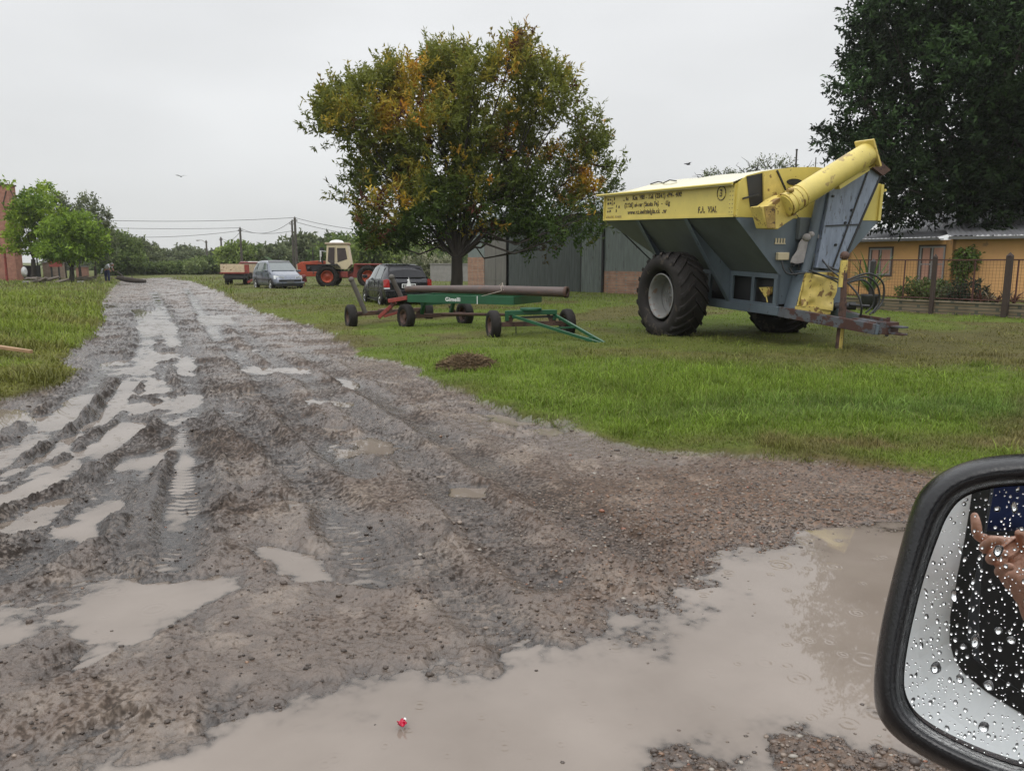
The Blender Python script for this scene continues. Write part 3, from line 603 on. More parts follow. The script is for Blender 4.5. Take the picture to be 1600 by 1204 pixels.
    # tongue end, hitch, jack
    m = MB(); m.bar(K(0, 3.35, .655), K(0, 4.05, .63), .20, .15); m.bb(K(-.13, 3.9, .54), K(.13, 4.1, .73)); m.bb(K(-.07, 4.08, .66), K(.07, 4.33, .69)); m.bb(K(-.07, 4.08, .55), K(.07, 4.33, .58)); m.tube([K(0, 4.0, .50), K(0, 4.0, .80)], .03, 8)
    m.bar(K(.25, 3.2, .74), K(.1, 3.9, .74), .05); m.build('hitch', GREYR, root, bevel=.006)
    m = MB()
    for sd in (-1, 1): m.bar(K(sd * .575, ff + .12, .737), K(sd * .11, 3.9, .605), .112, .172)
    m.build('tongue', GREYR, root, bevel=.006)
    jx = -.17
    m = MB(); m.bar(K(jx, 3.22, .12), K(jx, 3.22, .98), .085, .085); m.bb(K(jx - .09, 3.13, .075), K(jx + .09, 3.31, .12)); m.bar(K(jx, 3.22, .95), K(jx, 3.18, 1.50), .07); jk = m.build('jack', RUST, root, bevel=.004)
    m = MB(); m.bb(K(jx - .048, 3.266, .16), K(jx + .02, 3.272, .60)); m.build('yellow_strip', YELW, jk)
    m = MB(); m.tube([K(jx + .0, 3.16, 1.22), K(jx, 3.16, 1.66)], .06, 10); m.build('jack_sleeve', YELW, jk)
    m = MB(); m.sphere(K(jx, 3.16, 1.73), .075, 8, 6); m.tube([K(jx - .09, 3.16, 1.70), K(jx + .1, 3.16, 1.76)], .015, 6); m.build('jack_head', RUST, jk)
    # wheels
    wheel(root, K(-1.365, 0, .86), .86, .64, 0, RIM, -1, lugs=21, rimr=.50, fo=-.38)
    wheel(root, K(1.365, 0, .86), .86, .64, 0, RIM, 1, lugs=21, rimr=.50)
    # auger housing on the front
    hp = [K(.12, 2.42, 2.80), K(.85, 2.42, 3.25), K(1.22, 2.42, 3.12), K(.46, 2.42, 1.46), K(-.04, 2.42, 1.50)]
    m = MB(); m.prism(hp, (0, .29, 0)); ah = m.build('auger_housing', GREYL, root, bevel=.012)
    m = MB(); m.bar(K(.92, 2.435, 3.20), K(.30, 2.435, 1.47), .012, .03); m.bar(K(.07, 2.435, 2.22), K(.84, 2.435, 2.26), .01, .02); m.bar(K(1.24, 2.42, 3.14), K(.47, 2.42, 1.44), .02, .04)
    for x, z in ((.17, 2.72), (.5, 2.28), (.33, 1.9), (.62, 2.5)): m.tube([K(x, 2.41, z), K(x, 2.45, z)], .022, 8)
    m.build('seam_strip', BLACK, ah)
    m = MB(); m.prism([K(.78, 2.2, 3.30), K(1.0, 2.2, 3.40), K(1.36, 2.2, 3.20), K(1.20, 2.2, 3.10)], (0, -.30, 0)); m.build('hinge_plate', RUST, ah)
    m = MB(); m.tube([K(.06, 2.3, 2.85), K(-.12, 2.3, 1.75), K(-.2, 2.3, 1.35)], .085, 14); m.build('vertical_auger_tube', GREY, root)
    m = MB(); m.prism([K(-.28, 2.42, 1.45), K(.50, 2.42, 1.45), K(.66, 2.42, .72), K(-.45, 2.42, .80)], (0, .28, 0)); m.build('gearbox_support', GREY, root, bevel=.01)
    def cr_(u, v):
        x = -.42 + .10 * v + (.72 + .02 * v) * u; z = .86 + .56 * v - .10 * u * (1 - v)
        n_ = vn(np.array([u * 5.]), np.array([v * 4.]), 5)[0]; return K(x, 2.50 - .04 * v + .06 * n_, z)
    m = MB(); m.grid(cr_, 26, 20, True); m.bb(K(-.46, 2.44, .70), K(.26, 2.53, .85)); m.prism([K(-.42, 2.43, .86), K(.30, 2.43, .80), K(.36, 2.43, 1.43), K(-.30, 2.43, 1.43)], (0, -.03, 0)); m.build('gearbox_cover', YELW, root)
    m = MB(); m.tube([K(.45, 2.4, .82), K(.75, 2.6, .84)], .07, 12); m.tube([K(.45, 2.75, .88), K(.75, 2.9, .86)], .028, 8); m.build('drive_shaft', BLACK, root)
    # unloading tube with torn spout
    a = K(-1.02, 2.62, 2.52); b = K(.66, 2.62, 3.42)
    dr = (b - a).normalized()
    m = MB(); m.tube([a, a + dr * .30], .175, 20); m.tube([a + dr * .05, b], .195, 26); tu = m.build('unloading_tube', YELW, root); tu.data.materials[0] = mat('scuffed_tube_paint', (.58, .47, .12), .42, var=.15, sc=3, spots=((.36, .26, .09), .58, 3.2), spots2=((.05, .02, .012), .70, 11), bump=.12, bsc=8)
    m = MB()
    for q in (.02, .12, .24, .33): m.tube([a + dr * q, a + dr * (q + .03)], .205, 22)
    m.build('band', YELW, tu)
    m = MB(); c = b + dr * .0; px_ = dr.cross(Vector((0, 1, 0))).normalized()
    m.prism([c + px_ * .24 + Vector((0, .2, 0)), c - px_ * .24 + Vector((0, .2, 0)), c - px_ * .24 - Vector((0, .2, 0)), c + px_ * .24 - Vector((0, .2, 0))], dr * .035)
    m.bar(c - dr * .02 - px_ * .22, c - dr * .3 - px_ * .2, .12, .02); m.build('end_flange', YELW, tu)
    m = MB(); m.bar(b - dr * .80 - px_ * .20, b - dr * .10 - px_ * .20, .10, .12, (0, -1, 0)); m.build('tube_rest', YEL, tu)
    sp = [(-1.66, 2.50), (-1.52, 2.52), (-1.36, 2.62), (-1.18, 2.70), (-1.02, 2.72), (-.90, 2.36), (-1.06, 2.27), (-1.28, 2.14), (-1.50, 2.15)]
    m = MB(); o3 = [K(x + .18, 2.60, z) for x, z in sp]
    m.prism(o3, (0, .28, 0)); m.build('spout', YELW, tu, bevel=.015)
    m = MB(); m.prism([K(-1.16, 2.608, 2.16), K(-1.20, 2.608, 2.52), K(-1.42, 2.608, 2.50), K(-1.33, 2.608, 2.16)], (0, -.006, 0)); m.tube([a + Vector((-.05, -.1, .24)), a + Vector((.06, -.1, .25))], .035, 8); m.build('spout_mouth', mat('ochre_worn_paint', (.33, .22, .06), .6, var=.4, sc=9, spots=((.06, .03, .02), .6, 14)), tu)
    # small fittings on the front wall
    m = MB(); m.bb(K(-.70, 2.13, 1.63), K(-.46, 2.20, 1.76)); m.build('junction_box', CREAM, root, bevel=.01)
    m = MB(); m.bb(K(-.75, 2.13, 1.90), K(-.52, 2.15, 1.92))
    for i in range(4): m.bb(K(-.74 + i * .06, 2.135, 1.92), K(-.715 + i * .06, 2.15, 2.0))
    m.build('hook_rail', CREAM, root)
    m = MB(); m.bb(K(-.30, 2.13, 1.98), K(.02, 2.22, 2.36)); m.bb(K(-.05, 2.14, 1.30), K(.12, 2.34, 1.75)); m.bb(K(-.22, 2.13, 1.36), K(-.02, 2.26, 1.50)); m.tube([K(-.10, 2.2, 2.12), K(.12, 2.3, 2.3)], .02, 6); m.build('valve_block', DARKG, root, bevel=.01)
    def bag(u, v):
        z = 1.58 + .42 * v; wd = .19 * (1 - v) ** .6 + .05 + .02 * math.sin(v * 9); a_ = 2 * math.pi * u
        return K(-.24 + wd * math.cos(a_) + .06 * v, 2.26 + .05 * math.sin(a_), z + .01 * math.sin(5 * a_))
    m = MB(); m.grid(bag, 24, 12); m.sphere(K(-.2, 2.3, 2.02), .085, 10, 6, (1.1, .7, .8)); m.sphere(K(-.12, 2.32, 2.07), .06, 10, 6); m.grid(lambda u, v: K(-.1 + .40 * u, 2.33 + .03 * math.sin(8 * u), 2.03 - .34 * u * u + .07 * v), 8, 2); m.build('tied_cloth', CLOTH, root)
    hoses = [[(-.62, 2.2, 1.62), (-.55, 2.3, 1.40), (-.2, 2.5, 1.42), (.2, 2.8, 1.30), (-.1, 3.15, 1.28)], [(.05, 2.3, 1.78), (.12, 2.55, 1.5), (.2, 2.8, 1.33), (-.1, 3.12, 1.33)], [(-.3, 2.52, 1.47), (.0, 2.7, 1.34), (-.12, 3.15, 1.24)], [(.1, 2.3, 1.6), (.3, 2.7, 1.42), (-.08, 3.1, 1.36)],
             [(-.1, 3.2, 1.3), (.12, 3.35, 1.40), (.35, 3.4, 1.25), (.42, 3.4, .98), (.25, 3.4, .78)], [(-.1, 3.2, 1.28), (.06, 3.35, 1.35), (.25, 3.4, 1.2), (.30, 3.4, .95), (.2, 3.35, .80)], [(-.1, 3.2, 1.34), (.18, 3.35, 1.45), (.46, 3.4, 1.30), (.5, 3.4, 1.0), (.32, 3.4, .80)], [(-.1, 3.2, 1.3), (-.0, 3.35, 1.1), (.05, 3.4, .9), (.1, 3.35, .75)],
             [(-.45, 2.2, 1.5), (-.36, 2.25, 1.38), (-.26, 2.25, 1.44), (-.3, 2.25, 1.56), (-.42, 2.25, 1.52)]]
    def cr(P, n=6):
        P = [Vector(p) for p in P]; o = []
        for i in range(len(P) - 1):
            p0 = P[max(i - 1, 0)]; p1 = P[i]; p2 = P[i + 1]; p3 = P[min(i + 2, len(P) - 1)]
            for k in range(n):
                t = k / n; o.append(.5 * ((2 * p1) + (p2 - p0) * t + (2 * p0 - 5 * p1 + 4 * p2 - p3) * t * t + (3 * p1 - p0 - 3 * p2 + p3) * t ** 3))
        return o + [P[-1]]
    for h in hoses:
        m = MB(); m.tube(cr([K(*q) for q in h]), .016, 8); m.build('hose', PLAST, root)
    return root
grain_cart()
# ================================================================== GREEN RUNNING GEAR, RUSTY RUNNING GEAR, PIPE
GZ = .05
def trailer():
    root = empty('pipe_trailer', (-1.0, 16.6, 0), label='green four-wheeled pipe trailer with triangular drawbar, parked on the grass', cat='trailer')
    inv = Vector((-1.0, 16.6, 0)); Q = lambda x, y, z: Vector((x, y, z)) - inv
    a = Vector((-2.31, 17.3, 0)); b = Vector((.05, 16.1, 0)); dn = (b - a).normalized(); pn = Vector((-dn.y, dn.x, 0)); w = 1.0
    A = lambda s, l, z: a + dn * s + pn * l + Vector((0, 0, z)) - inv
    L = (b - a).length
    m = MB()
    for l in (0, w): m.bar(A(-.02, l, .76), A(L, l, .76), .07, .17)
    m.bar(A(.02, .036, .76), A(.02, w - .036, .76), .07, .15); m.bar(A(L - .04, .036, .76), A(L - .04, w - .036, .76), .08, .15)
    m.bar(A(L + .003, .0, .76), A(L + .003, w + .35, .76), .006, .168); m.bar(A(1.3, .036, .76), A(1.3, w - .036, .76), .07, .12)
    fr = m.build('frame', GREEN, root, bevel=.006)
    m = MB(); m.bb(Vector((0, 0, 0)), Vector((.012, .08, .17))); p_ = A(1.78, -.04, .675)
    m = MB(); m.bar(A(1.77, -.037, .76), A(1.785, -.037, .76), .004, .172); m.build('white_mark', WHITE, fr)
    ang = math.atan2(dn.y, dn.x)
    text_mesh('lettering', 'Gimelli', .12, WHITE, fr, Matrix.Translation(A(.98, -.037, .72)) @ Matrix.Rotation(ang, 4, 'Z') @ Matrix.Rotation(rad(90), 4, 'X'), ext=.002)
    # axles
    for (p, q, nm, dz) in ((Vector((-.37, 15.26, 0)), Vector((1.13, 15.72, 0)), 'front', 0), (Vector((-2.42, 17.58, 0)), Vector((-1.14, 18.55, 0)), 'rear', 0)):
        d = (q - p).normalized(); an = math.atan2(d.y, d.x)
        m = MB(); pp = p - inv; qq = q - inv; z = Vector((0, 0, .33)); m.bar(pp + z, qq + z, .09, .09)
        for e, s_ in ((pp, 1), (qq, -1)):
            k = e + d * s_ * .22; m.prism([k + Vector((0, -.02, .30)), k + d * s_ * .14 + Vector((0, -.02, .30)), k + d * s_ * .25 + Vector((0, -.02, .56)), k + d * s_ * .05 + Vector((0, -.02, .44))], (0, .05, 0))
            m.tube([e + z - d * .05, e + z + d * .05], .06, 10)
        m.build('axle', RUST, root, bevel=.006)
        for e, s_ in ((pp, -1), (qq, 1)): wheel(root, (e.x, e.y, .31 + GZ * .3), .295, .19, an, RUST, s_, rimr=.55)
        if nm == 'front':
            m = MB(); c = (pp + qq) / 2
            m.bar(pp + d * .30 + Vector((0, 0, .56)), qq - d * .25 + Vector((0, 0, .56)), .16, .09); m.bar(pp + d * .28 + Vector((0, 0, .40)), pp + d * .28 + Vector((0, 0, .6)), .08); m.bar(qq - d * .28 + Vector((0, 0, .40)), qq - d * .28 + Vector((0, 0, .6)), .08)
            m.lathe([(0, .0), (0, .22), (.05, .22), (.05, 0)], Matrix.Translation(c + Vector((0, 0, .60))) @ Matrix.Rotation(rad(-90), 4, 'Y'), 24); m.build('turntable', GREEN, root, bevel=.005)
            tip = Vector((1.77, 13.88, .05)) - inv; p1 = pp + d * .30 + Vector((0, 0, .50)) + Vector((.1, -.1, 0)); p2 = qq - d * .28 + Vector((0, 0, .50))
            m = MB(); m.bar(p1, tip, .05, .05); m.bar(p2, tip, .05, .05)
            for t in (.42, .75): m.bar(p1.lerp(tip, t), p2.lerp(tip, t), .04, .03)
            m.tube([tip + Vector((-.02, .0, .03)), tip + Vector((.1, -.1, .0))], .03, 8); m.build('drawbar', GREEN, root)
            m = MB(); m.bar(Vector((p1.x, p1.y, .47)), Vector((p2.x, p2.y, .47)), .05, .04); m.tube([c + Vector((-.3, 0, .31)), c + Vector((-.3, 0, .06))], .01, 5); m.build('tie_rod', BLACK, root)
        else:
            m = MB()
            for k in (pp + d * .40, qq - d * .4): m.bar(k + Vector((0, 0, .35)), k + Vector((.1, -.15, .70)), .08, .06)
            m.bar(pp + Vector((.35, .1, .62)), qq + Vector((-.3, -.1, .62)), .1, .08); m.build('spring_bracket', GREEN, root)
    m = MB(); c = A(2.1, .5, .45); m.tube([A(.3, .9, .36), A(2.3, .7, .42)], .035, 8); m.build('reach_pole', RUST, root)
    return root
trailer()
def pipe():
    p = Vector((-2.42, 17.72, .955)); q = Vector((1.12, 15.98, .945)); d = (q - p).normalized(); L = (q - p).length
    r = empty('rusty_pipe', tuple(p), label='long rusty brown steel pipe lying tied down on the green trailer', cat='pipe')
    m = MB(); m.tube([p - p, p.lerp(q, .5) - p + Vector((0, 0, .015)), q - p], [.075, .098, .105], 22, cap=False); m.tube([Vector((0, 0, 0)), d * .05], .076, 22); m.build('pipe_tube', RUSTP, r)
    m = MB(); e = q - p
    M = Matrix.Translation(e) @ d.to_track_quat('X', 'Z').to_matrix().to_4x4()
    m.lathe([(-.03, .118), (.03, .118), (.03, .065), (-.02, .065), (-.03, .118)], M, 24); m.build('end_collar', RUST, r)
    m = MB(); m.lathe([(-.01, .10), (-.008, .001)], M, 16); m.build('bore', BLACK, r)
    m = MB()
    for t in (.62,):
        c = d * L * t; s_ = Vector((-d.y, d.x, 0))
        m.tube([c + s_ * .108 * math.cos(a) + Vector((0, 0, .108 * math.sin(a) + .01)) + d * .10 * (a / 3 - .5) for a in [i * math.pi / 8 for i in range(9)]], .009, 5)
        m.tube([c + s_ * -.105 + Vector((0, 0, 0)) + d * .05, c - s_ * .15 - d * .42 + Vector((0, 0, -.12))], .008, 5); m.tube([c + Vector((0, 0, .11)) - d * .06, c + Vector((0, 0, .17)) + d * .02, c - s_ * .1 + Vector((0, 0, .02)) + d * .1], .008, 5)
    m.build('tie_rope', mat('pale_rope', (.35, .3, .25), .9), r)
    m = MB(); m.prism([Vector((.02, -.12, .06)), Vector((.13, -.12, .07)), Vector((.10, -.12, .16)), Vector((.075, -.12, .27)), Vector((.05, -.12, .16))], (0, .006, 0)); m.build('torn_sticker', WHITE, r)
pipe()
def rusty_gear():
    root = empty('rusty_axle', (-3.0, 18.6, 0), label='rusty red two-wheeled axle frame with two raised lever bars, behind the green trailer', cat='axle')
    o = Vector((-3.0, 18.6, 0)); p = Vector((-3.75, 17.92, 0)) - o; q = Vector((-2.2, 19.9, 0)) - o
    d = (q - p).normalized(); an = math.atan2(d.y, d.x) - .45
    z = Vector((0, 0, .36)); m = MB(); m.bar(p + z, q + z, .10, .10); m.tube([p + z, p + z + (q - p) * .1], .06, 10); m.bar(p + z + d * .9, p + z + d * 1.25 + Vector((0, 0, .02)), .15, .15); m.build('axle_beam', RUST, root, bevel=.01)
    wheel(root, p + Vector((0, 0, .30)), .29, .19, an, RUST, -1, rimr=.52); wheel(root, q + Vector((0, 0, .30)), .28, .19, an, RUST, 1, rimr=.52)
    def lever(pts, nm='lever_bar'):
        m = MB(); m.tube([v - o for v in pts], .055, 12); m.sphere(pts[-1] - o, .07, 8, 6); m.build(nm, BARM, root)
    lever([at(571, 489, 17.9), at(560, 462, 17.85), at(549, 437, 17.8)]); lever([at(628, 466, 17.9), at(619, 448, 17.85), at(612, 433, 17.8)])
    m = MB(); a = at(608, 470, 17.7) - o; b = at(637, 465, 17.6) - o; m.bar(a, b, .16, .09); m.build('cross_plate', REDP, root, bevel=.008)
    m = MB(); m.bar(at(592, 496, 17.9) - o, at(618, 472, 17.8) - o, .07, .08); m.bar(at(600, 494, 17.9) - o, at(628, 486, 17.9) - o, .1, .06); m.bar(at(628, 478, 17.7) - o, at(645, 486, 17.9) - o, .05); m.build('diagonal_brace', REDP, root, bevel=.006)
rusty_gear()
# ================================================================== VEGETATION
def leafmat(name, trans=.25, rough=.5, spec=.35):
    m, t, p, o = newmat(name); L = t.links.new
    a = N(t, 'ShaderNodeAttribute'); a.attribute_name = 'Col'; L(a.outputs['Color'], p.inputs['Base Color']); p.inputs['Roughness'].default_value = rough; p.inputs['Specular IOR Level'].default_value = spec
    tr = N(t, 'ShaderNodeBsdfTranslucent'); L(a.outputs['Color'], tr.inputs[0]); mxs = N(t, 'ShaderNodeMixShader'); mxs.inputs[0].default_value = trans
    L(p.outputs[0], mxs.inputs[1]); L(tr.outputs[0], mxs.inputs[2]); L(mxs.outputs[0], o.inputs[0]); return m
LEAF = leafmat('leaf', .35, .5, .2); LEAFD = leafmat('dark_leaf', .10, .65, .10); GRASSM = leafmat('grass_blade', .3, .5, .22)
def nrm(v): return v / (np.linalg.norm(v, axis=1, keepdims=True) + 1e-9)
def shoots(rg, clumps, n, K, slen, ll, lw, pal, up=.6, droop=.3, surf=.5, patch=1.2, wgt=None, lumpy=.16, gap=.0):
    """leaf-sized quads set along short shoots that fill and bristle from the clumps. pal(P, rg, clump) -> colours"""
    C = np.array([c[:6] for c in clumps], dtype=float); area = (C[:, 3] * C[:, 4] + C[:, 3] * C[:, 5] + C[:, 4] * C[:, 5]) ** 1.1
    if wgt is not None: area = area * np.array(wgt)
    ci = rg.choice(len(C), n, p=area / area.sum()); D = nrm(rg.normal(size=(n, 3)))
    rr = 1 - (1 - surf) * rg.random(n) ** 1.6; rr = rr * (.9 + .22 * rg.random(n))
    # lumps: pull the surface in and out
    P = C[ci, :3] + D * C[ci, 3:6] * rr[:, None]
    lump = np.sin(P[:, 0] * 3.1 / patch + P[:, 2] * 2.3 / patch) * np.sin(P[:, 1] * 2.7 / patch + 1.3) * np.sin(P[:, 2] * 3.3 / patch - P[:, 0] * 1.1 / patch)
    P = C[ci, :3] + (P - C[ci, :3]) * (1 + lumpy * lump[:, None])
    keep = (lump > -.62) | (rg.random(n) < .6)
    if gap: keep &= (fbm(P[:, 0] * 1.0 + P[:, 1] * .35, P[:, 2] + P[:, 1] * .25, .85, 2, 19) > gap) | (rg.random(n) < .22)
    P = P[keep]; D = D[keep]; ci = ci[keep]; n = len(P)
    SD = nrm(D * .7 + np.array([0, 0, up]) + rg.normal(size=(n, 3)) * .35); SL = slen * (.6 + .8 * rg.random(n))
    col = pal(P, rg, ci)
    s = (np.arange(K) + .5) / K; Q = (P[:, None, :] + SD[:, None, :] * (SL[:, None] * s[None, :])[:, :, None]).reshape(-1, 3)
    LD = nrm(np.repeat(SD, K, 0) * .55 + rg.normal(size=(n * K, 3)) * .75 - np.array([0, 0, droop])); m = n * K
    sd = nrm(np.cross(LD, rg.normal(size=(m, 3)))); l = ll * (.6 + .8 * rg.random(m))[:, None]; w = lw * (.7 + .6 * rg.random(m))[:, None]
    nn = np.cross(LD, sd) * w * .35
    V = np.stack([Q, Q + LD * l * .45 + sd * w * .5 + nn, Q + LD * l, Q + LD * l * .45 - sd * w * .5 + nn], 1).reshape(-1, 3)
    c = np.repeat(col, K, 0) * (.75 + .5 * rg.random((m, 1))); c = np.repeat(c, 4, 0)
    return V, np.arange(len(V)).reshape(-1, 4), np.clip(c, 0, 1)
def limbs(mb, rg, base, fork, r0, clumps, sub=3, crook=.25):
    base = Vector(base); fork = Vector(fork)
    mb.tube([base - Vector((0, 0, .15)), base + Vector((0, 0, .12)), base.lerp(fork, .5) + Vector((r0 * .15, 0, 0)), fork], [r0 * 1.55, r0 * 1.12, r0 * .95, r0 * .85], 12)
    bigc = [q for q in clumps if q[3] > .75]
    for c in clumps:
        c_ = Vector(c[:3]); small = c[3] < .55 and bigc
        if small:
            f_ = min((Vector(q[:3]) for q in bigc), key=lambda w_: (w_ - c_).length); mb.tube([f_, f_.lerp(c_, .5) + Vector((0, 0, -.05)), c_, c_ + Vector((0, 0, c[5] * .8))], [.05, .035, .02, .006], 5); continue
        d = c_ - fork; L = d.length; m_ = fork + d * .5 + Vector((rg.normal() * crook, rg.normal() * crook, -.06 * L)); m1 = fork + d * .22 + Vector((0, 0, .10 * L))
        e = c_ + Vector((0, 0, c[5] * .5)); rr = r0 * .36 * min(1.2, max(.5, (c[3] / 2.0)))
        mb.tube([fork - Vector((0, 0, .1)), m1, m_, c_, e], [rr * 1.2, rr, rr * .7, rr * .45, rr * .12], 8)
        for k in range(sub):
            q = m_.lerp(c_, rg.random()); t = c_ + Vector([rg.normal() * c[3] * .55, rg.normal() * c[4] * .55, abs(rg.normal()) * c[5] * .55])
            mb.tube([q, q.lerp(t, .5) + Vector((0, 0, .12)), t], [rr * .4, rr * .25, rr * .06], 5)
def tree(name, base, fork, r0, clumps, n, K, slen, ll, lw, pal, label, cat='tree', group=None, seed=1, sub=3, leaf=None, wgt=None, **kw):
    rg = np.random.default_rng(seed); root = empty(name, tuple(base), label=label, cat=cat, group=group); b = Vector(base)
    cl = [tuple(Vector(c[:3]) - b) + tuple(c[3:6]) for c in clumps]
    mb = MB(); limbs(mb, rg, (0, 0, 0), Vector(fork) - b, r0, cl, sub); mb.build('trunk', BARK, root)
    V, F, c = shoots(rg, cl, n, K, slen, ll, lw, pal, wgt=wgt, **kw); npm('crown', V, F, leaf or LEAF, root, c); return root
def pxc(L, Y, dj=.8, seed=0, ys=1.0):
    """clumps measured on the photo at depth Y -> world ellipsoids"""
    rg = random.Random(seed); o = []
    for c in L:
        p = at(c[0], c[1], Y); s = Y / 1214.; o.append((p.x, Y + rg.uniform(-dj, dj), p.z, c[2] * s, c[2] * s * ys, c[3] * s))
    return o
# --- big autumn tree
def pal_autumn(P, rg, ci):
    n = len(P); z = P[:, 2]; g = np.array([.085, .135, .026]); dg = np.array([.040, .078, .017]); ol = np.array([.26, .26, .04]); ye = np.array([.58, .40, .045]); orr = np.array([.55, .24, .03]); br = np.array([.10, .035, .02])
    hi = sm(2, 8.5, z); px = P[:, 0] + TB.x; spots_ = sum(a * np.exp(-(((px - sx) / w_) ** 2 + ((z - sz) / h_) ** 2)) for a, sx, sz, w_, h_ in
        ((.16, -4.6, 7.0, 1.5, .9), (.13, -2.9, 7.9, 1.0, .7), (.13, -6.2, 6.3, 1.2, .9), (.12, -3.4, 6.6, .9, .5), (.12, 1.4, 5.6, 1.3, .7), (.12, 2.8, 4.6, 1.1, .8), (.10, -4.8, 3.9, .8, .5), (.12, .1, 8.8, .8, .9), (.08, -2.6, 9.0, 1.6, .6), (.07, 3.6, 5.3, .6, .8))) - .045
    pn = .9 * spots_ + .55 * fbm(P[:, 0] + P[:, 1] * .6, z + P[:, 1] * .4, .75, 3, 7) - .275 + (rg.random(n) - .5) * .10; pn2 = fbm(P[:, 0], z + P[:, 1], 1.1, 3, 9) - .5
    left = sm(2, -5, P[:, 0]); w = sm(.0, .11, pn + hi * .07 + left * .05 - .055)[:, None]; c = g + (dg - g) * rg.random((n, 1)) ; c = c * (1 - hi[:, None] * .6) + ol * hi[:, None] * .6
    c = c * (1 - w * .85) + (ye * .6 + ol * .4) * w * .85
    w2 = sm(.045, .105, pn + hi * .03 + left * .02 - .045)[:, None] * (rg.random((n, 1)) < .75); c = c * (1 - w2) + (ye + (orr - ye) * rg.random((n, 1))) * w2
    w3 = (sm(.10, .15, pn2) * sm(-.05, .05, pn))[:, None] * (rg.random((n, 1)) < .45); c = c * (1 - w3) + br * w3
    return c
TB = Vector((-2.3, 31.3, .05)); TY = 31.
BT_ = [(570, 200, 58, 48), (535, 175, 38, 32), (590, 150, 42, 34), (640, 150, 68, 60), (695, 120, 52, 52), (745, 140, 34, 36), (795, 118, 34, 40), (812, 95, 14, 22), (850, 150, 52, 55), (880, 175, 30, 40), (790, 210, 95, 70), (690, 215, 95, 72), (600, 265, 72, 48), (548, 303, 40, 16), (575, 345, 34, 18), (640, 320, 80, 62), (740, 310, 95, 72), (840, 290, 78, 70), (920, 255, 40, 52), (930, 300, 40, 45), (885, 335, 66, 40), (606, 378, 38, 20), (660, 375, 36, 16), (785, 362, 56, 20), (880, 370, 46, 20), (930, 335, 30, 26), (845, 388, 30, 14)]
BT = [(a, b, c * .86, d * .84) for a, b, c, d in BT_] + [(x, y, 13, 22) for x, y in ((520, 150), (548, 128), (600, 100), (668, 78), (690, 75), (725, 98), (806, 62), (818, 80), (872, 105), (898, 130), (505, 215), (516, 178), (900, 205), (945, 215), (962, 262), (930, 190), (770, 105))]
tree('autumn_tree', TB, at(714, 402, TY), .25, pxc(BT, TY, 1.6, 3, 1.15), 10500, 13, .46, .20, .066, pal_autumn, 'large broad tree with green, yellow and brown leaves beside the corrugated shed', seed=4, sub=4, surf=.30, up=.8, lumpy=.26, gap=.44, droop=.15)
# --- big dark tree on the right
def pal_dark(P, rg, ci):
    n = len(P); k = rg.random((n, 1)); c = np.array([.010, .018, .008]) * (1 - k) + np.array([.028, .052, .016]) * k; hi = (sm(3, 10, P[:, 2]) * sm(.46, .60, fbm(P[:, 0], P[:, 2], 1.1, 2, 3)))[:, None]  # lighter upper clumps: highlights put into the leaf colour
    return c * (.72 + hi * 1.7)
RT = [(1352, 140, 40, 26), (1385, 110, 46, 46), (1400, 40, 46, 50), (1460, -10, 80, 60), (1560, -30, 110, 90), (1450, 90, 80, 75), (1540, 110, 110, 90), (1640, 120, 120, 110), (1355, 205, 38, 20), (1385, 230, 60, 45), (1460, 220, 90, 70), (1560, 240, 110, 60), (1650, 250, 110, 60), (1400, 300, 40, 45), (1382, 345, 18, 22), (1440, 310, 46, 36), (1497, 320, 30, 45), (1540, 295, 60, 32), (1610, 310, 60, 32), (1700, 60, 130, 130), (1560, -180, 170, 110), (1700, -160, 160, 110), (1780, 180, 120, 120), (1470, 300, 40, 30)]
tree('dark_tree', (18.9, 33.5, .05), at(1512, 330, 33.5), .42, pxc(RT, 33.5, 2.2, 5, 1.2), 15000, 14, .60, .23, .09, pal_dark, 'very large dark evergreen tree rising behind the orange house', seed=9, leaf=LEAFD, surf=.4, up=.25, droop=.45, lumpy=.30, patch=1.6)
# --- generic greens
def pal_g(a, b, hl=None):
    a = np.array(a); b = np.array(b)
    def f(P, rg, ci):
        k = (.6 * fbm(P[:, 0] + P[:, 1] * .5, P[:, 2] * 1.3, .9, 3, 5) + .4 * rg.random(len(P)))[:, None]; k = np.clip((k - .3) * 2.2, 0, 1); return a * (1 - k) + b * k
    return f
LIMES = pal_g((.09, .16, .02), (.36, .48, .05)); MID = pal_g((.07, .11, .03), (.20, .26, .075)); DULL = pal_g((.10, .125, .065), (.22, .25, .12)); SPRING = pal_g((.05, .09, .02), (.16, .23, .05))
tree('lime_green_tree', at(52, 440, 57), at(52, 405, 57), .17, pxc([(30, 318, 13, 16), (58, 305, 14, 12), (72, 322, 14, 12), (45, 335, 16, 12), (22, 345, 12, 10), (84, 338, 12, 10), (60, 350, 22, 9), (92, 356, 10, 9), (28, 370, 16, 8), (70, 370, 18, 8), (45, 386, 14, 6), (20, 390, 11, 6), (14, 288, 7, 4), (52, 328, 10, 10)], 57, 1.0, 2), 950, 9, .5, .26, .12, LIMES, 'bright lime green tree on the left beside the brick building', seed=11, up=.3)
tree('double_trunk_tree', at(112, 442, 56), at(112, 418, 56), .17, pxc([(95, 362, 20, 12), (122, 352, 22, 12), (148, 368, 16, 12), (110, 380, 30, 13), (140, 390, 22, 9), (92, 390, 18, 8), (115, 396, 28, 7)], 56, 1.2, 3), 1150, 9, .5, .26, .12, pal_g((.07, .13, .02), (.29, .42, .05)), 'rounded bright green tree with two short trunks left of the track', seed=12, up=.3)
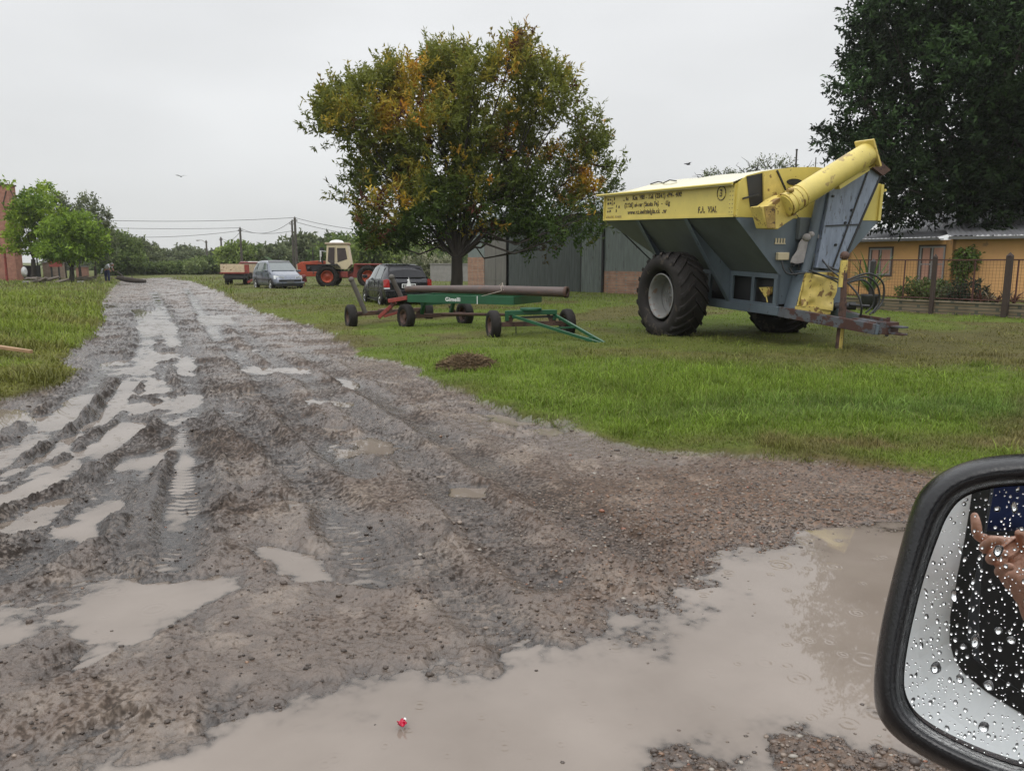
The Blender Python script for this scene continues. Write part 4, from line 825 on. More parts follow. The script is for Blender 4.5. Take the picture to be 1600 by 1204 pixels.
def simple_tree(name, px, py, Y, L, n, pal, label, seed, ll=.3, group=None, slen=.6, trunk=.12, ztr=None):
    b = at(px, py, Y); b.z = 0.05; f = Vector(b); f.z = ztr or 1.2
    return tree(name, b, f, trunk, pxc(L, Y, 1.2, seed), n, 8, slen, ll, ll * .5, pal, label, seed=seed, group=group, sub=1, up=.5)
simple_tree('slender_tree', 103, 438, 68, [(103, 325, 9, 14), (101, 350, 12, 18), (106, 380, 16, 18)], 500, DULL, 'thin sparse tree rising between the two bright green trees', 21, .24)
simple_tree('slender_tree', 126, 438, 68, [(126, 322, 10, 14), (124, 345, 14, 14), (128, 372, 18, 20)], 560, DULL, 'thin sparse tree above the double trunk tree', 22, .24)
simple_tree('slender_tree', 150, 438, 70, [(150, 342, 10, 12), (148, 362, 12, 14), (152, 385, 16, 18)], 500, DULL, 'thin sparse tree at the right end of the bright green trees', 23, .24)
simple_tree('round_tree', 180, 436, 85, [(175, 385, 22, 20), (190, 395, 24, 20), (205, 410, 22, 14), (170, 410, 26, 18)], 1500, MID, 'dark green rounded tree behind the bent person', 24, .34)
simple_tree('round_tree', 215, 434, 105, [(210, 388, 20, 12), (228, 398, 18, 12), (215, 408, 26, 12), (242, 408, 14, 10)], 1300, DULL, 'dull green bushy tree right of the dark rounded tree', 25, .42)
# hedge line of shrubs far behind: prototypes copied
def shrub_proto(seed, pal, n=750, ll=.30):
    rg = np.random.default_rng(seed); cl = []
    for k in range(5): cl.append((rg.uniform(-1.6, 1.6), rg.uniform(-.8, .8), rg.uniform(.7, 1.6), rg.uniform(.8, 1.3), rg.uniform(.8, 1.2), rg.uniform(.6, 1.0)))
    root = empty('shrub', (0, 0, 0)); mb = MB(); limbs(mb, rg, (0, 0, 0), (0, 0, .4), .07, cl, 1); mb.build('stem', BARK, root)
    V, F, c = shoots(rg, cl, n, 7, .45, ll, ll * .55, pal, up=.4); npm('foliage', V, F, LEAF, root, c); return root
PR = [shrub_proto(41, MID), shrub_proto(42, pal_g((.12, .17, .045), (.32, .40, .10))), shrub_proto(43, DULL), shrub_proto(44, pal_g((.14, .19, .07), (.34, .40, .15)))]
usedp = [False] * 4
def put_shrub(k, px, Y, sc, sx, rz, label, group):
    o = PR[k] if not usedp[k] else copy_tree(PR[k]); usedp[k] = True
    p = at(px, 430, Y); o.location = (p.x, Y, -.05); o.scale = (sc * sx, sc, sc); o.rotation_euler = (0, 0, rz); o['label'] = label; o['category'] = 'shrub'; o['group'] = group
rs = random.Random(77)
xs = list(range(168, 720, 17))
GRP = 'shrubs of the far hedge line'
for i, px in enumerate(xs):
    near = px < 345
    Y = rs.uniform(88, 100) if near else rs.uniform(100, 125); k = rs.choice([0, 1, 1, 2, 3] if near else [0, 0, 2, 1])
    h = rs.uniform(.7, 1.1) * (1.0 if near else 1.2); put_shrub(k, px + rs.uniform(-5, 5), Y, h, rs.uniform(1, 1.4), rs.uniform(0, 6), 'low green shrub in the far hedge line behind the end of the track', GRP)
for i, px in enumerate(range(150, 1100, 22)):
    put_shrub(rs.choice([0, 2, 2]), px + rs.uniform(-8, 8), rs.uniform(140, 165), rs.uniform(1.5, 2.2), 1.5, rs.uniform(0, 6), 'dull green shrub of the farthest hedge, low on the horizon', 'shrubs of the farthest hedge')
for px, Y, s_, k in ((385, 95, 1.5, 1), (430, 92, 1.5, 2), (398, 99, 1.7, 0), (540, 85, 1.9, 0), (575, 80, 1.8, 1), (600, 82, 1.9, 0), (500, 96, 2.1, 2), (480, 98, 2.0, 2), (632, 85, 1.7, 1), (650, 90, 1.6, 0), (686, 95, 1.6, 0)):
    put_shrub(k, px, Y, s_, 1.1, px * .37, 'tall green bush behind the parked vehicles and the tractor', 'bushes behind the vehicles')
WHS = shrub_proto(55, pal_g((.10, .12, .05), (.50, .48, .34)), 600, .2); p = at(668, 430, 62); WHS.location = (p.x, 62, 0); WHS.scale = (.95, .9, 1.05); WHS.name = 'flowering_shrub'; tag(WHS, 'pale whitish flowering shrub to the right of the black hatchback', 'shrub')
# banana-like plant and sapling
def blades_plant(name, loc, n, L, w, col, label, cat, up=1.2, seed=1, parentpot=None, m=None, fold=.35):
    rg = np.random.default_rng(seed); V = []; F = []
    for k in range(n):
        a = rg.uniform(0, 6.283); d = Vector((math.cos(a), math.sin(a), 0)); s = Vector((-d.y, d.x, 0)); l = L * rg.uniform(.7, 1.15); u = up * rg.uniform(.5, 1.3); b = len(V); st = 6
        for i in range(st + 1):
            t = i / st; c = d * (l * t * .8) + Vector((0, 0, l * (u * t - 1.0 * t * t * fold * 2))); ww = w * (math.sin(math.pi * (t * .88 + .1)) ** .7) * (1 - .3 * t)
            V += [tuple(c - s * ww / 2 + Vector((0, 0, ww * .2))), tuple(c), tuple(c + s * ww / 2 + Vector((0, 0, ww * .2)))]
        for i in range(st):
            F += [(b + i * 3, b + i * 3 + 1, b + i * 3 + 4, b + i * 3 + 3), (b + i * 3 + 1, b + i * 3 + 2, b + i * 3 + 5, b + i * 3 + 4)]
    V = np.array(V); c = np.array(col)[None, :] * (.7 + .6 * np.repeat(rg.random(n), 21)[:, None])
    o = npm(name, V, F, m or LEAF, None, c); o.location = loc
    return tag(o, label, cat) if label else o
p = at(437, 430, 80); blades_plant('banana_plant', (p.x, 80, .5), 11, 2.6, .75, (.05, .10, .03), 'broad-leaved banana-like plant behind the silver car', 'plant', 1.0, 5)
p = G(510, 449); tree('sapling', (p.x, p.y, .05), (p.x, p.y, .6), .02, [(p.x, p.y, 1.15, .38, .3, .42), (p.x + .1, p.y, .8, .22, .2, .2)], 170, 8, .25, .2, .07, SPRING, 'small light green sapling growing in front of the tractor wheel', seed=31, sub=1)
# climber tops and mast seen above the cart
def bare(px, py, Y, w, h, label, seed, nm='bare_climber'):
    rg = np.random.default_rng(seed); b = at(px, py, Y); root = empty(nm, (b.x, Y, 0), label=label, cat='shrub'); mb = MB()
    for k in range(26):
        x0 = rg.uniform(-w, w); pts = [Vector((x0 * .6, 0, b.z - 1.6)), Vector((x0, rg.uniform(-.4, .4), b.z - .2))]
        q = pts[-1]; dx = rg.uniform(-.3, .3)
        for i in range(4): q = q + Vector((dx + rg.uniform(-.18, .18), 0, rg.uniform(-.08, .30) * h)); pts.append(q)
        mb.tube(pts, [.05, .03, .022, .018, .012, .006], 5)
    mb.tube([Vector((0, 0, 0)), Vector((0, 0, b.z - 1.5))], .14, 8); mb.build('stem', BARK, root)
    V, F, c = shoots(rg, [(0, 0, b.z - .1, w, .6, h * .45)], 170, 6, .35, .12, .06, DULL, up=.4); npm('foliage', V, F, LEAF, root, c)
bare(1210, 262, 42, 1.5, 1.1, 'tangled half-bare treetop showing above the yellow lid of the cart', 61)
bare(1130, 274, 44, 1.2, .5, 'sparse twigs poking up above the middle of the yellow lid', 62)
m = MB(); p = at(1245, 234, 40); m.tube([Vector((0, 0, 0)), Vector((0, 0, p.z))], .045, 8); m.tube([Vector((0, 0, p.z - .02)), Vector((0, 0, p.z + .03))], .06, 8); m.tube([Vector((-.1, 0, p.z - .5)), Vector((.1, 0, p.z - .5))], .012, 5)
o = m.build('mast', POLEW); o.location = (p.x, 40, 0); tag(o, 'thin grey mast standing behind the cart, above the folded auger tube', 'mast')
m = MB(); p = at(1275, 246, 42); m.tube([Vector((0, 0, 0)), Vector((0, 0, p.z))], .025, 6); m.tube([Vector((-.12, 0, p.z - .3)), Vector((.12, 0, p.z - .3))], .01, 5)
o = m.build('antenna', POLEW); o.location = (p.x, 42, 0); tag(o, 'very thin antenna to the right of the grey mast', 'antenna')
# ================================================================== UTILITY POLES AND WIRES
def pole(px, topy, Y, r, label, arm=None, name='utility_pole', lean=0):
    t = at(px, topy, Y); root = empty(name, (t.x, Y, 0), label=label, cat='pole'); m = MB(); m.tube([(0, 0, -.1), (lean, 0, t.z)], [r, r * .7], 10); m.build('post', POLEW, root)
    m = MB(); m.tube([(lean, 0, t.z - .25), (lean, 0, t.z + .12)], r * .35, 6); m.bar((-.25 + lean, 0, t.z - .35), (.25 + lean, 0, t.z - .35), .06); m.tube([(-.2 + lean, 0, t.z - .32), (-.2 + lean, 0, t.z - .18)], .05, 6); m.tube([(.2 + lean, 0, t.z - .32), (.2 + lean, 0, t.z - .18)], .05, 6); m.build('insulator', CONC, root)
    if arm:
        m = MB(); m.tube([(0, 0, t.z - .3), (-.8, 0, t.z + .1), (-1.3, 0, t.z + .1)], .05, 6); m.sphere((-1.5, 0, t.z + .05), .25, 10, 6, (1.4, .7, .4)); m.build('lamp_arm', CONC, root)
    return Vector((t.x, Y, t.z))
A1 = pole(322, 376, 140, .2, 'distant pole carrying a street lamp on a short arm', arm=True, name='street_lamp')
A2 = pole(345, 371, 112, .17, 'thin utility pole standing left of the truck')
A3 = pole(375, 356, 88, .15, 'tall utility pole rising behind the truck cab')
A4 = pole(456, 345, 80, .13, 'left one of the twin poles right of the silver car', lean=.0)
A5 = pole(460.5, 340, 79, .16, 'right, taller one of the twin poles right of the silver car')
A6 = pole(541, 378, 90, .10, 'thin pole just left of the autumn tree crown above the tractor')
def wire(p, q, sag, label, r=.022):
    m = MB(); p = Vector(p); q = Vector(q); m.tube([(p.lerp(q, i / 14) - p) - Vector((0, 0, sag * 4 * (i / 14) * (1 - i / 14))) for i in range(15)], r, 5, cap=False); o = m.build('power_wire', BLACK); o.location = p; tag(o, label, 'wire', None)
wire(at(60, 340, 74), A5, .35, 'highest power wire crossing the sky to the twin poles')
wire(at(60, 352, 78), A3, .2, 'second power wire crossing the sky left of the tall pole')
wire(at(120, 366, 84), A3 - Vector((0, 0, .3)), .5, 'lowest thin power wire left of the tall pole')
wire(A3, A4, .9, 'sagging power wire between the tall pole and the twin poles')
wire(A3 - Vector((0, 0, .3)), A4 - Vector((0, 0, 1.0)), .3, 'lower power wire between the tall pole and the twin poles')
wire(A5, at(600, 362, 74), .25, 'upper power wire from the twin poles to the autumn tree')
wire(A4, at(600, 372, 80), .25, 'lower power wire from the twin poles to the autumn tree')
wire(A3 - Vector((0, 0, .4)), A2, .7, 'power wire from the tall pole down to the thin pole on its left')
# ================================================================== BUILDINGS
BR1 = brickmat('orange_brown_brick', (.30, .15, .09), (.38, .22, .14), (.24, .21, .18)); BR2 = brickmat('red_brick_tower', (.36, .13, .085), (.44, .18, .12), (.28, .2, .16)); BRG = brickmat('mossy_old_brick', (.15, .115, .07), (.23, .18, .12), (.07, .07, .05), bh=.09)
CORR = mat('weathered_corrugated_iron', (.15, .175, .165), .42, metal=.25, var=.3, sc=2.5, stretch=(4, 4, .5), spots=((.07, .055, .045), .66, 2))
CORRL = mat('lighter_corrugated_iron', (.19, .22, .21), .4, metal=.3, var=.2, sc=3, stretch=(4, 4, .5)); CORRD = mat('dark_corrugated_iron', (.085, .098, .094), .5, metal=.2, var=.35, sc=2.5, stretch=(4, 4, .4))
def corr(mb, p, q, z0, z1, pitch=.076, amp=.012, n4=4, off=0):
    p = Vector(p); q = Vector(q); d = (q - p); L = d.length; d.normalize(); nn = Vector((-d.y, d.x, 0)); n = int(L / pitch * n4) + 1
    mb.grid(lambda u, v: p + d * (u * L) + nn * (amp * math.sin(2 * math.pi * u * L / pitch) + off) + Vector((0, 0, z0 + (z1 - z0) * v)), n, 1)
def shed():
    a = Vector((-2.65, 46.8, 0)); b = Vector((7.6, 32.9, 0)); d = (b - a).normalized(); nn = Vector((-d.y, d.x, 0))
    if nn.y < 0: nn = -nn
    root = empty('metal_shed', tuple(a), label='long corrugated iron shed with brick footings behind the autumn tree', cat='shed')
    def X(px):   # distance along the facade where the photo column px falls
        t = (px - 800) / 1200. / _c * 1.0
        dd = ray(px, 430); k = dd[0] / dd[1]; return (k * a.y - a.x) / (d.x - k * d.y)
    P = lambda s, o=0, z=0: d * s + nn * o + Vector((0, 0, z)); L = (b - a).length; H = 3.9
    m = MB(); corr(m, P(0), P(X(757)), 1.85, H); m.build('left_cladding', CORRL, root)
    m = MB(); m.prism([P(0, -.02), P(X(757), -.02), P(X(757), -.02, 1.85), P(0, -.02, 1.85)], nn * .2); m.build('brick_footing', BR1, root)
    m = MB(); m.prism([P(X(758), -.03), P(X(775), -.03), P(X(775), -.03, H), P(X(758), -.03, H)], nn * .05); m.prism([P(X(775.6), -.03), P(X(791), -.03), P(X(791), -.03, H), P(X(775.6), -.03, H)], nn * .05); m.prism([P(X(758), -.045, .55), P(X(791), -.045, .55), P(X(791), -.045, .62), P(X(758), -.045, .62)], nn * .014); m.build('flat_sheet_doors', mat('grey_brown_sheet', (.13, .125, .11), .5, var=.25, sc=2, stretch=(3, 3, .5)), root)
    m = MB(); m.prism([P(X(791), .3), P(X(797), .3), P(X(797), .3, H), P(X(791), .3, H)], nn * .05); m.build('dark_gap', BLACK, root)
    m = MB(); corr(m, P(X(796)), P(X(911)), .08, H, .13, .036, 6, -.05); m.build('sliding_door', CORRD, root)
    m = MB(); corr(m, P(X(910)), P(X(943)), .05, H, .13, .03, 6, -.11); m.build('side_door', CORR, root)
    m = MB(); m.bar(P(X(796), -.13, H - .05), P(X(943), -.13, H - .05), .05, .1); m.bar(P(X(943), -.1, 0), P(X(943), -.1, H), .08); m.bar(P(X(910.5), -.13, 0), P(X(910.5), -.13, H), .03); m.build('door_rail', BLACK, root)
    m = MB(); corr(m, P(X(944)), P(L), 1.15, H); m.build('right_cladding', CORR, root)
    m = MB(); m.prism([P(X(944), -.02), P(L, -.02), P(L, -.02, 1.15), P(X(944), -.02, 1.15)], nn * .2); m.build('brick_footing', BR1, root)
    m = MB()
    e = d * L; 
    m.grid(lambda u, v: P(-.2 + (L + .4) * u, -.3 + 8.6 * v, H + 1.2 * (1 - abs(2 * v - 1)) + .015 * math.sin(2 * math.pi * u * (L + .4) / .2)), 260, 6); m.build('roof', CORRL, root, fix=False)
    m = MB(); m.prism([P(0, 0, H), P(0, 8, H), P(0, 4, H + 1.1)], -d * .05); m.prism([P(0, .2), P(0, 8), P(0, 8, H), P(0, .2, H)], d * .05); m.prism([P(L, .2), P(L, 8), P(L, 8, H), P(L, .2, H)], -d * .05); m.prism([P(0, 8), P(L, 8), P(L, 8, H), P(0, 8, H)], nn * .05); m.build('end_walls', CORRL, root)
shed()
ORW = mat('orange_render', (.56, .315, .125), .75, var=.15, sc=1.2, spots=((.33, .20, .10), .62, 1.6), bump=.1)
ROOFM = mat('grey_corrugated_roof', (.20, .20, .21), .5, metal=.1, var=.2, sc=1.2); ROOFW = mat('sky_bright_roof_sheet', (.50, .50, .52), .35, metal=.1, var=.2, sc=.9)  # upper roof: the sky's reflection is put into a paler base colour
CURT = mat('salmon_curtain', (.42, .23, .17), .9, var=.15)
def window(root, p, d, nn, w, z0, z1, rail=None):
    """opening with dark reveal, grey metal frame, glass and folded curtains; p = left end on the wall line"""
    up = Vector((0, 0, 1)); P = lambda s, o, z: p + d * s + nn * o + up * z; t = .06
    m = MB()
    for s0, s1, a, b in ((0, t, z0, z1), (w - t, w, z0, z1), (w / 2 - t / 2, w / 2 + t / 2, z0, z1)): m.prism([P(s0, -.03, a), P(s1, -.03, a), P(s1, -.03, b), P(s0, -.03, b)], nn * .06)
    for a, b in ((z0, z0 + t), (z1 - t, z1)) + (((rail, rail + t),) if rail else ()): m.prism([P(t, -.028, a), P(w - t, -.028, a), P(w - t, -.028, b), P(t, -.028, b)], nn * .05)
    f = m.build('window', mat('grey_window_metal', (.25, .25, .25), .5) if 'grey_window_metal' not in MATS else MATS['grey_window_metal'], root)
    m = MB(); m.prism([P(-.07, .001, z0 - .07), P(w + .07, .001, z0 - .07), P(w + .07, .001, z1 + .07), P(-.07, .001, z1 + .07)], -nn * .02); m.build('surround', mat('dark_reveal', (.07, .05, .04), .8) if 'dark_reveal' not in MATS else MATS['dark_reveal'], f)
    m = MB()
    for a, b in ((.12, w / 2 - .1), (w / 2 + .06, w - .06)): m.grid(lambda u, v: P(a + (b - a) * u, -.024 + .005 * math.sin(u * 26), z0 + .05 + (z1 - z0 - .1) * v), 30, 1)
    m.build('curtain', CURT, f, fix=False)
def house():
    root = empty('orange_house', (14, 31, 0), label='low orange rendered house with grey corrugated roof behind the mesh fence', cat='house'); o = Vector((14, 31, 0))
    a = Vector((15.2, 34.5, 0)) - o; b = at(1477, 400, 31.6); b.z = 0; b = b - o; c = Vector((b.x - .3, b.y - 1.0, 0)); e = Vector((c.x + 8.5, c.y - 3.9, 0))
    a = at(1325, 400, 35.0); a.z = 0; a = a - o
    d = (b - a).normalized(); nn = Vector((-d.y, d.x, 0)); 
    if nn.y < 0: nn = -nn
    d2 = (e - c).normalized(); n2 = Vector((-d2.y, d2.x, 0))
    H = 2.45; up = Vector((0, 0, 1)); L1 = (b - a).length; L2 = (e - c).length
    m = MB(); m.prism([a, b, b + up * H, a + up * H], nn * .15); m.prism([c, e, e + up * H, c + up * H], n2 * .15); m.prism([c, c + up * H, b + up * H, b], d2 * .12); m.prism([a, a + nn * 6, a + nn * 6 + up * H, a + up * H], d * .15); m.prism([e, e + n2 * 7, e + n2 * 7 + up * H, e + up * H], -d2 * .15); m.build('wall', ORW, root)
    def roof(p, dd, n_, L, z0, rise, dep, m_, nm='roof', amp=.02):
        mb = MB(); mb.grid(lambda u, v: p + dd * (L * u) + n_ * (-.45 + dep * v) + up * (z0 + rise * v + amp * math.sin(2 * math.pi * u * L / .18)), int(L / .18 * 5), 3); r = mb.build(nm, m_, root, fix=False); return r
    r1 = roof(a - d * .3, d, nn, L1 + .2, H + .12, .62, 4.2, ROOFM); r2 = roof(c - d2 * .2, d2, n2, L2, H + .12, .72, 4.2, ROOFM)
    roof(a + nn * 3.6 + d * .5, d, nn, L1 + 6, H + .55, 1.5, 3.0, ROOFW, 'upper_roof', .03)
    for p, dd, n_, L in ((a - d * .3, d, nn, L1 + .2), (c - d2 * .2, d2, n2, L2)):
        mb = MB(); mb.bar(p - n_ * .50 + up * (H + .04), p - n_ * .50 + dd * L + up * (H + .04), .09, .11); mb.bar(p - n_ * .22 + up * (H + .03), p - n_ * .22 + dd * L + up * (H + .03), .4, .03); mb.build('gutter', mat('dark_grey_gutter', (.11, .11, .11), .5) if 'dark_grey_gutter' not in MATS else MATS['dark_grey_gutter'], root)
    mb = MB(); mb.bar(c + n2 * 2.4 + d2 * 1.2 + up * (H + .66), e + n2 * 2.4 + up * (H + .92), .12, .22); mb.build('ridge_beam', BLACK, root)
    def sx(px, p, dd, z=1.5):
        w = ray(px, 430); k = w[0] / w[1]; q = p + o; return (k * q.y - q.x) / (dd.x - k * dd.y)
    s0 = sx(1357, a, d); s1 = sx(1391, a, d); window(root, a + d * s0, d, nn, s1 - s0, 1.02, 2.15)
    s0 = sx(1435, a, d); s1 = sx(1474, a, d); window(root, a + d * s0, d, nn, s1 - s0, .25, 2.2, 1.45)
house()
# ------------------------------------------------------------------ fence on its low brick wall
FR = mat('rust_red_iron', (.075, .028, .022), .7, var=.3); FPOST = mat('brown_post', (.045, .030, .023), .85, var=.3, sc=6); FDARK = mat('dark_iron_post', (.03, .027, .026), .6)
def fence():
    a = G(1300, 487.6); b = G(1680, 509.5); d = (b - a).normalized(); nn = Vector((-d.y, d.x, 0)); L = (b - a).length
    root = empty('mesh_fence', tuple(a), label='rust-red wire mesh fence panels in front of the orange house', cat='fence')
    P = lambda s, o=0, z=0: d * s + nn * o + Vector((0, 0, z))
    def sx(px): w = ray(px, 430); k = w[0] / w[1]; return (k * a.y - a.x) / (d.x - k * d.y)
    wl = empty('low_brick_wall', tuple(a), label='low mossy old brick wall under the mesh fence', cat='wall'); m = MB(); m.prism([P(0, -.07), P(L, -.07), P(L, .07), P(0, .07)], (0, 0, .44)); m.build('brick_courses', BRG, wl); m = MB(); m.prism([P(0, -.09, .442), P(L, -.09, .442), P(L, .09, .442), P(0, .09, .442)], (0, 0, .05)); m.build('coping', BRG, wl)
    z0, z1 = .56, 1.62
    m = MB(); m.bar(P(0, 0, z1), P(L, 0, z1), .035); m.bar(P(0, 0, z0), P(L, 0, z0), .03)
    for px in (1343, 1413, 1522, 1590, 1640): s = sx(px); m.bar(P(s, 0, z0 - .06), P(s, 0, z1), .03)
    m.build('rails', FR, root)
    m = MB(); k = int(L / .085)
    for i in range(k): m.bar(P(i * .085, .0, z0), P(i * .085, .0, z1), .0045)
    for j in range(1, 13): m.bar(P(0, .006, z0 + j * .085), P(L, .006, z0 + j * .085), .0045)
    m.build('wire_mesh', FR, root)
    for px, mm, w, h, lb in ((1367, FDARK, .12, 1.66, 'dark iron fence post beside the potted spiky plant'), (1463, FPOST, .10, 1.78, 'thin brown fence post in front of the right house window'), (1579, FPOST, .14, 1.80, 'stout brown fence post with a pointed top at the right edge')):
        s = sx(px); q = a + P(s, -.13, 0); m = MB(); m.box((0, 0, h / 2 - .08), (w, w, h), Matrix.Rotation(math.atan2(d.y, d.x), 4, 'Z')); hw = w / 2
        m.add([(-hw, -hw, h - .08), (hw, -hw, h - .08), (hw, hw, h - .08), (-hw, hw, h - .08), (0, 0, h + .02)], [(0, 1, 4), (1, 2, 4), (2, 3, 4), (3, 0, 4)]); p_ = m.build('fence_post', mm, bevel=.01); p_.location = q; tag(p_, lb, 'fence post', 'fence posts')
    # garden behind the wall
    for i, (px, r, h, pal, lb) in enumerate(((1405, .42, .52, MID, 'dark green garden bush left in the fenced garden'), (1432, .45, .50, MID, 'green garden bush beside the glazed door'), (1452, .36, .45, DULL, 'low bush at the foot of the middle fence post'), (1487, .40, .50, pal_g((.02, .035, .02), (.05, .07, .04)), 'dark bush right of the middle fence post'))):
        s = sx(px); q = a + P(s, 1.0, 0); root2 = empty('garden_bush', tuple(q), label=lb, cat='bush', group='garden bushes'); rg = np.random.default_rng(90 + i); V, F, c = shoots(rg, [(0, 0, h + .05, r * 1.15, r * .8, h * .75), (r * .6, 0, h * .75, r * .8, r * .6, h * .6)], 330, 7, .18, .09, .05, pal, up=.5); npm('foliage', V, F, LEAF, root2, c); m = MB(); limbs(m, rg, (0, 0, 0), (0, 0, .2), .02, [(0, 0, h, r, r, h * .5)], 2); m.build('stem', BARK, root2)
    for i, px in enumerate((1505, 1516, 1529, 1541, 1553, 1566, 1592)):
        s = sx(px); q = a + P(s, .8, .45); blades_plant('bromeliad', q, 16, .38, .05, (.10, .045, .035) if i % 2 else (.16, .13, .08), 'small reddish spiky plant in the row behind the low wall', 'plant', 1.3, 70 + i)['group'] = 'spiky plants in the flower bed'
    q = at(1485, 402, 31.3); q = Vector((q.x, 30.2, q.z)); root3 = empty('hanging_plant', tuple(q), label='leafy green hanging plant on the corner of the orange house', cat='plant'); rg = np.random.default_rng(99); V, F, c = shoots(rg, [(0, 0, -.1, .34, .25, .42), (-.15, 0, -.65, .12, .12, .4)], 260, 7, .22, .14, .06, SPRING, up=-.4, droop=.6); npm('foliage', V, F, LEAF, root3, c); m = MB(); m.lathe([(0, .05), (.0, .16), (.2, .19), (.2, .01)], Matrix.Rotation(rad(-90), 4, 'Y'), 16); m.build('pot', RUST, root3)
    # potted spiky plant and barrel before the fence
    q = G(1352, 490); m = MB(); m.lathe([(0, .01), (0, .20), (.5, .26), (.56, .27), (.56, .23), (.5, .22), (.5, .01)], Matrix.Rotation(rad(-90), 4, 'Y'), 24); rt = empty('potted_yucca', (q.x - .05, q.y - .35, .05), label='spiky green plant in a black pot in front of the fence', cat='potted plant'); m.build('pot', BLACK, rt)
    bl = blades_plant('leaves', (0, 0, .55), 46, .95, .055, (.10, .17, .05), None, None, 1.6, 8, fold=.3); bl.parent = rt
fence()
# ================================================================== CARS
def car(name, st, paint, label, loc, ang, rear_view, wb, wr, glasses, rim=CHROME):
    """st: stations (x, z_bottom, z_belt, z_roof, half width at sill, belt, roof) rear -> front; local +X forward"""
    root = empty(name, loc, ang, label, 'car')
    sx = [s[0] for s in st]
    def S_(x):
        return [float(np.interp(x, sx, [s[k] for s in st])) for k in range(1, 7)]
    def ring(x):
        zb, zl, zr, ws, wbelt, wr_ = S_(x); h = zl - zb
        pts = [(0, zb), (ws * .8, zb), (ws * .97, zb + .05), (ws, zb + h * .25), (ws * 1.005, zb + h * .6), (wbelt, zl), (wbelt + (wr_ - wbelt) * .5, zl + (zr - zl) * .5), (wr_, zl + (zr - zl) * .90), (wr_ * .90, zl + (zr - zl) * .985), (wr_ * .45, zr + .012 * (zr - zl)), (0, zr + .016 * (zr - zl))]
        return [(y, z) for y, z in pts] + [(-y, z) for y, z in reversed(pts[1:-1])]
    X = []
    for i in range(len(sx) - 1):
        n = max(1, int((sx[i + 1] - sx[i]) / .09)); X += [sx[i] + (sx[i + 1] - sx[i]) * k / n for k in range(n)]
    X.append(sx[-1]); mb = MB(); vs = []; R0 = [ring(x) for x in X]; n = len(R0[0])
    for x, rg_ in zip(X, R0): vs += [(x, y, z) for y, z in rg_]
    fs = [(i * n + k, i * n + (k + 1) % n, (i + 1) * n + (k + 1) % n, (i + 1) * n + k) for i in range(len(X) - 1) for k in range(n)]
    mb.add(vs, fs, True); mb.add(vs[:n], [tuple(range(n))]); mb.add(vs[-n:], [tuple(reversed(range(n)))])
    body = mb.build('body', paint, root)
    def side(x, t, s):
        zb, zl, zr, ws, wbelt, wr_ = S_(x); y = wbelt + (wr_ - wbelt) * t + .008; return Vector((x, s * y, zl + (zr - zl) * t))
    for (x0a, x0b, x1a, x1b, t0, t1) in glasses:
        for s in (-1, 1):
            m = MB(); m.grid(lambda u, v: side((x0a + (x0b - x0a) * v) + ((x1a + (x1b - x1a) * v) - (x0a + (x0b - x0a) * v)) * u, t0 + (t1 - t0) * v, s), 6, 4); m.build('side_window', GLASSL, body, fix=False)
    return root, body, S_, side
def car_wheels(root, xs, y, R, rim=CHROME, tyw=.19):
    for x in xs:
        for s in (-1, 1): wheel(root, (x, s * y, R), R, tyw, rad(90), rim, 1 if s > 0 else -1, rimr=.68, holes=7, fo=.55)
        m = MB()
        for s in (-1, 1):
            m.prism([Vector((x + (R + .055) * math.cos(a), s * (y + .068), R + (R + .055) * math.sin(a))) for a in [math.pi * i / 12 for i in range(13)]], (0, -s * .12, 0))
        m.build('wheel_arch', BLACK, root)
# black hatchback seen from behind
st = [(-1.88, .42, .80, .84, .70, .70, .66), (-1.84, .30, .86, .92, .78, .77, .68), (-1.74, .24, .92, 1.02, .80, .79, .66), (-1.55, .22, .93, 1.30, .81, .80, .58), (-1.38, .2, .93, 1.41, .82, .80, .55), (-.9, .2, .92, 1.455, .82, .81, .56), (0, .2, .90, 1.46, .82, .81, .56), (.45, .2, .89, 1.40, .82, .80, .55), (1.05, .2, .88, .98, .81, .78, .60), (1.25, .2, .86, .92, .80, .76, .62), (1.65, .22, .74, .80, .78, .70, .58), (1.85, .3, .60, .64, .70, .60, .50), (1.92, .38, .52, .56, .60, .50, .42)]
root, body, S_, side = car('black_hatchback', st, CARBLK, 'black hatchback seen from behind, parked on the grass behind the pipe trailer', (-4.24, 27.95, .04), math.atan2(.92, -.39), True, 2.37, .29, [(-1.25, -1.12, -.42, -.42, .06, .84), (-.34, -.34, .72, .34, .06, .84)])
car_wheels(root, (-1.17, 1.2), .765, .29)
m = MB(); m.grid(lambda u, v: Vector((-1.765 + .36 * v + .01 - .03 * math.sin(math.pi * u), (u - .5) * 2 * (.665 - .09 * v), 1.0 + .375 * v)) + Vector((-.035, 0, .015)), 12, 6); m.build('rear_window', GLASSK, body, fix=False)
for s in (-1, 1):
    m = MB(); m.prism([Vector((-1.93, s * .655, .68)), Vector((-1.93, s * .67, .93)), Vector((-1.88, s * .73, .96)), Vector((-1.82, s * .832, .93)), Vector((-1.84, s * .832, .69))], (.12, 0, 0)); m.build('tail_light', REDL, root)
    m = MB(); m.bb((-1.94, s * .655, .63), (-1.80, s * .834, .672)); m.build('reversing_lamp', WHITEL, root)
    m = MB(); m.bb((.62, s * .83, .95), (.78, s * 1.0, 1.07)); m.build('wing_mirror', CARBLK, root, bevel=.02)
    m = MB(); m.bb((-.9, s * .825, .52), (.9, s * .84, .56)); m.bb((-.8, s * .80, .20), (.8, s * .83, .24)); m.build('side_moulding', PLAST, root)
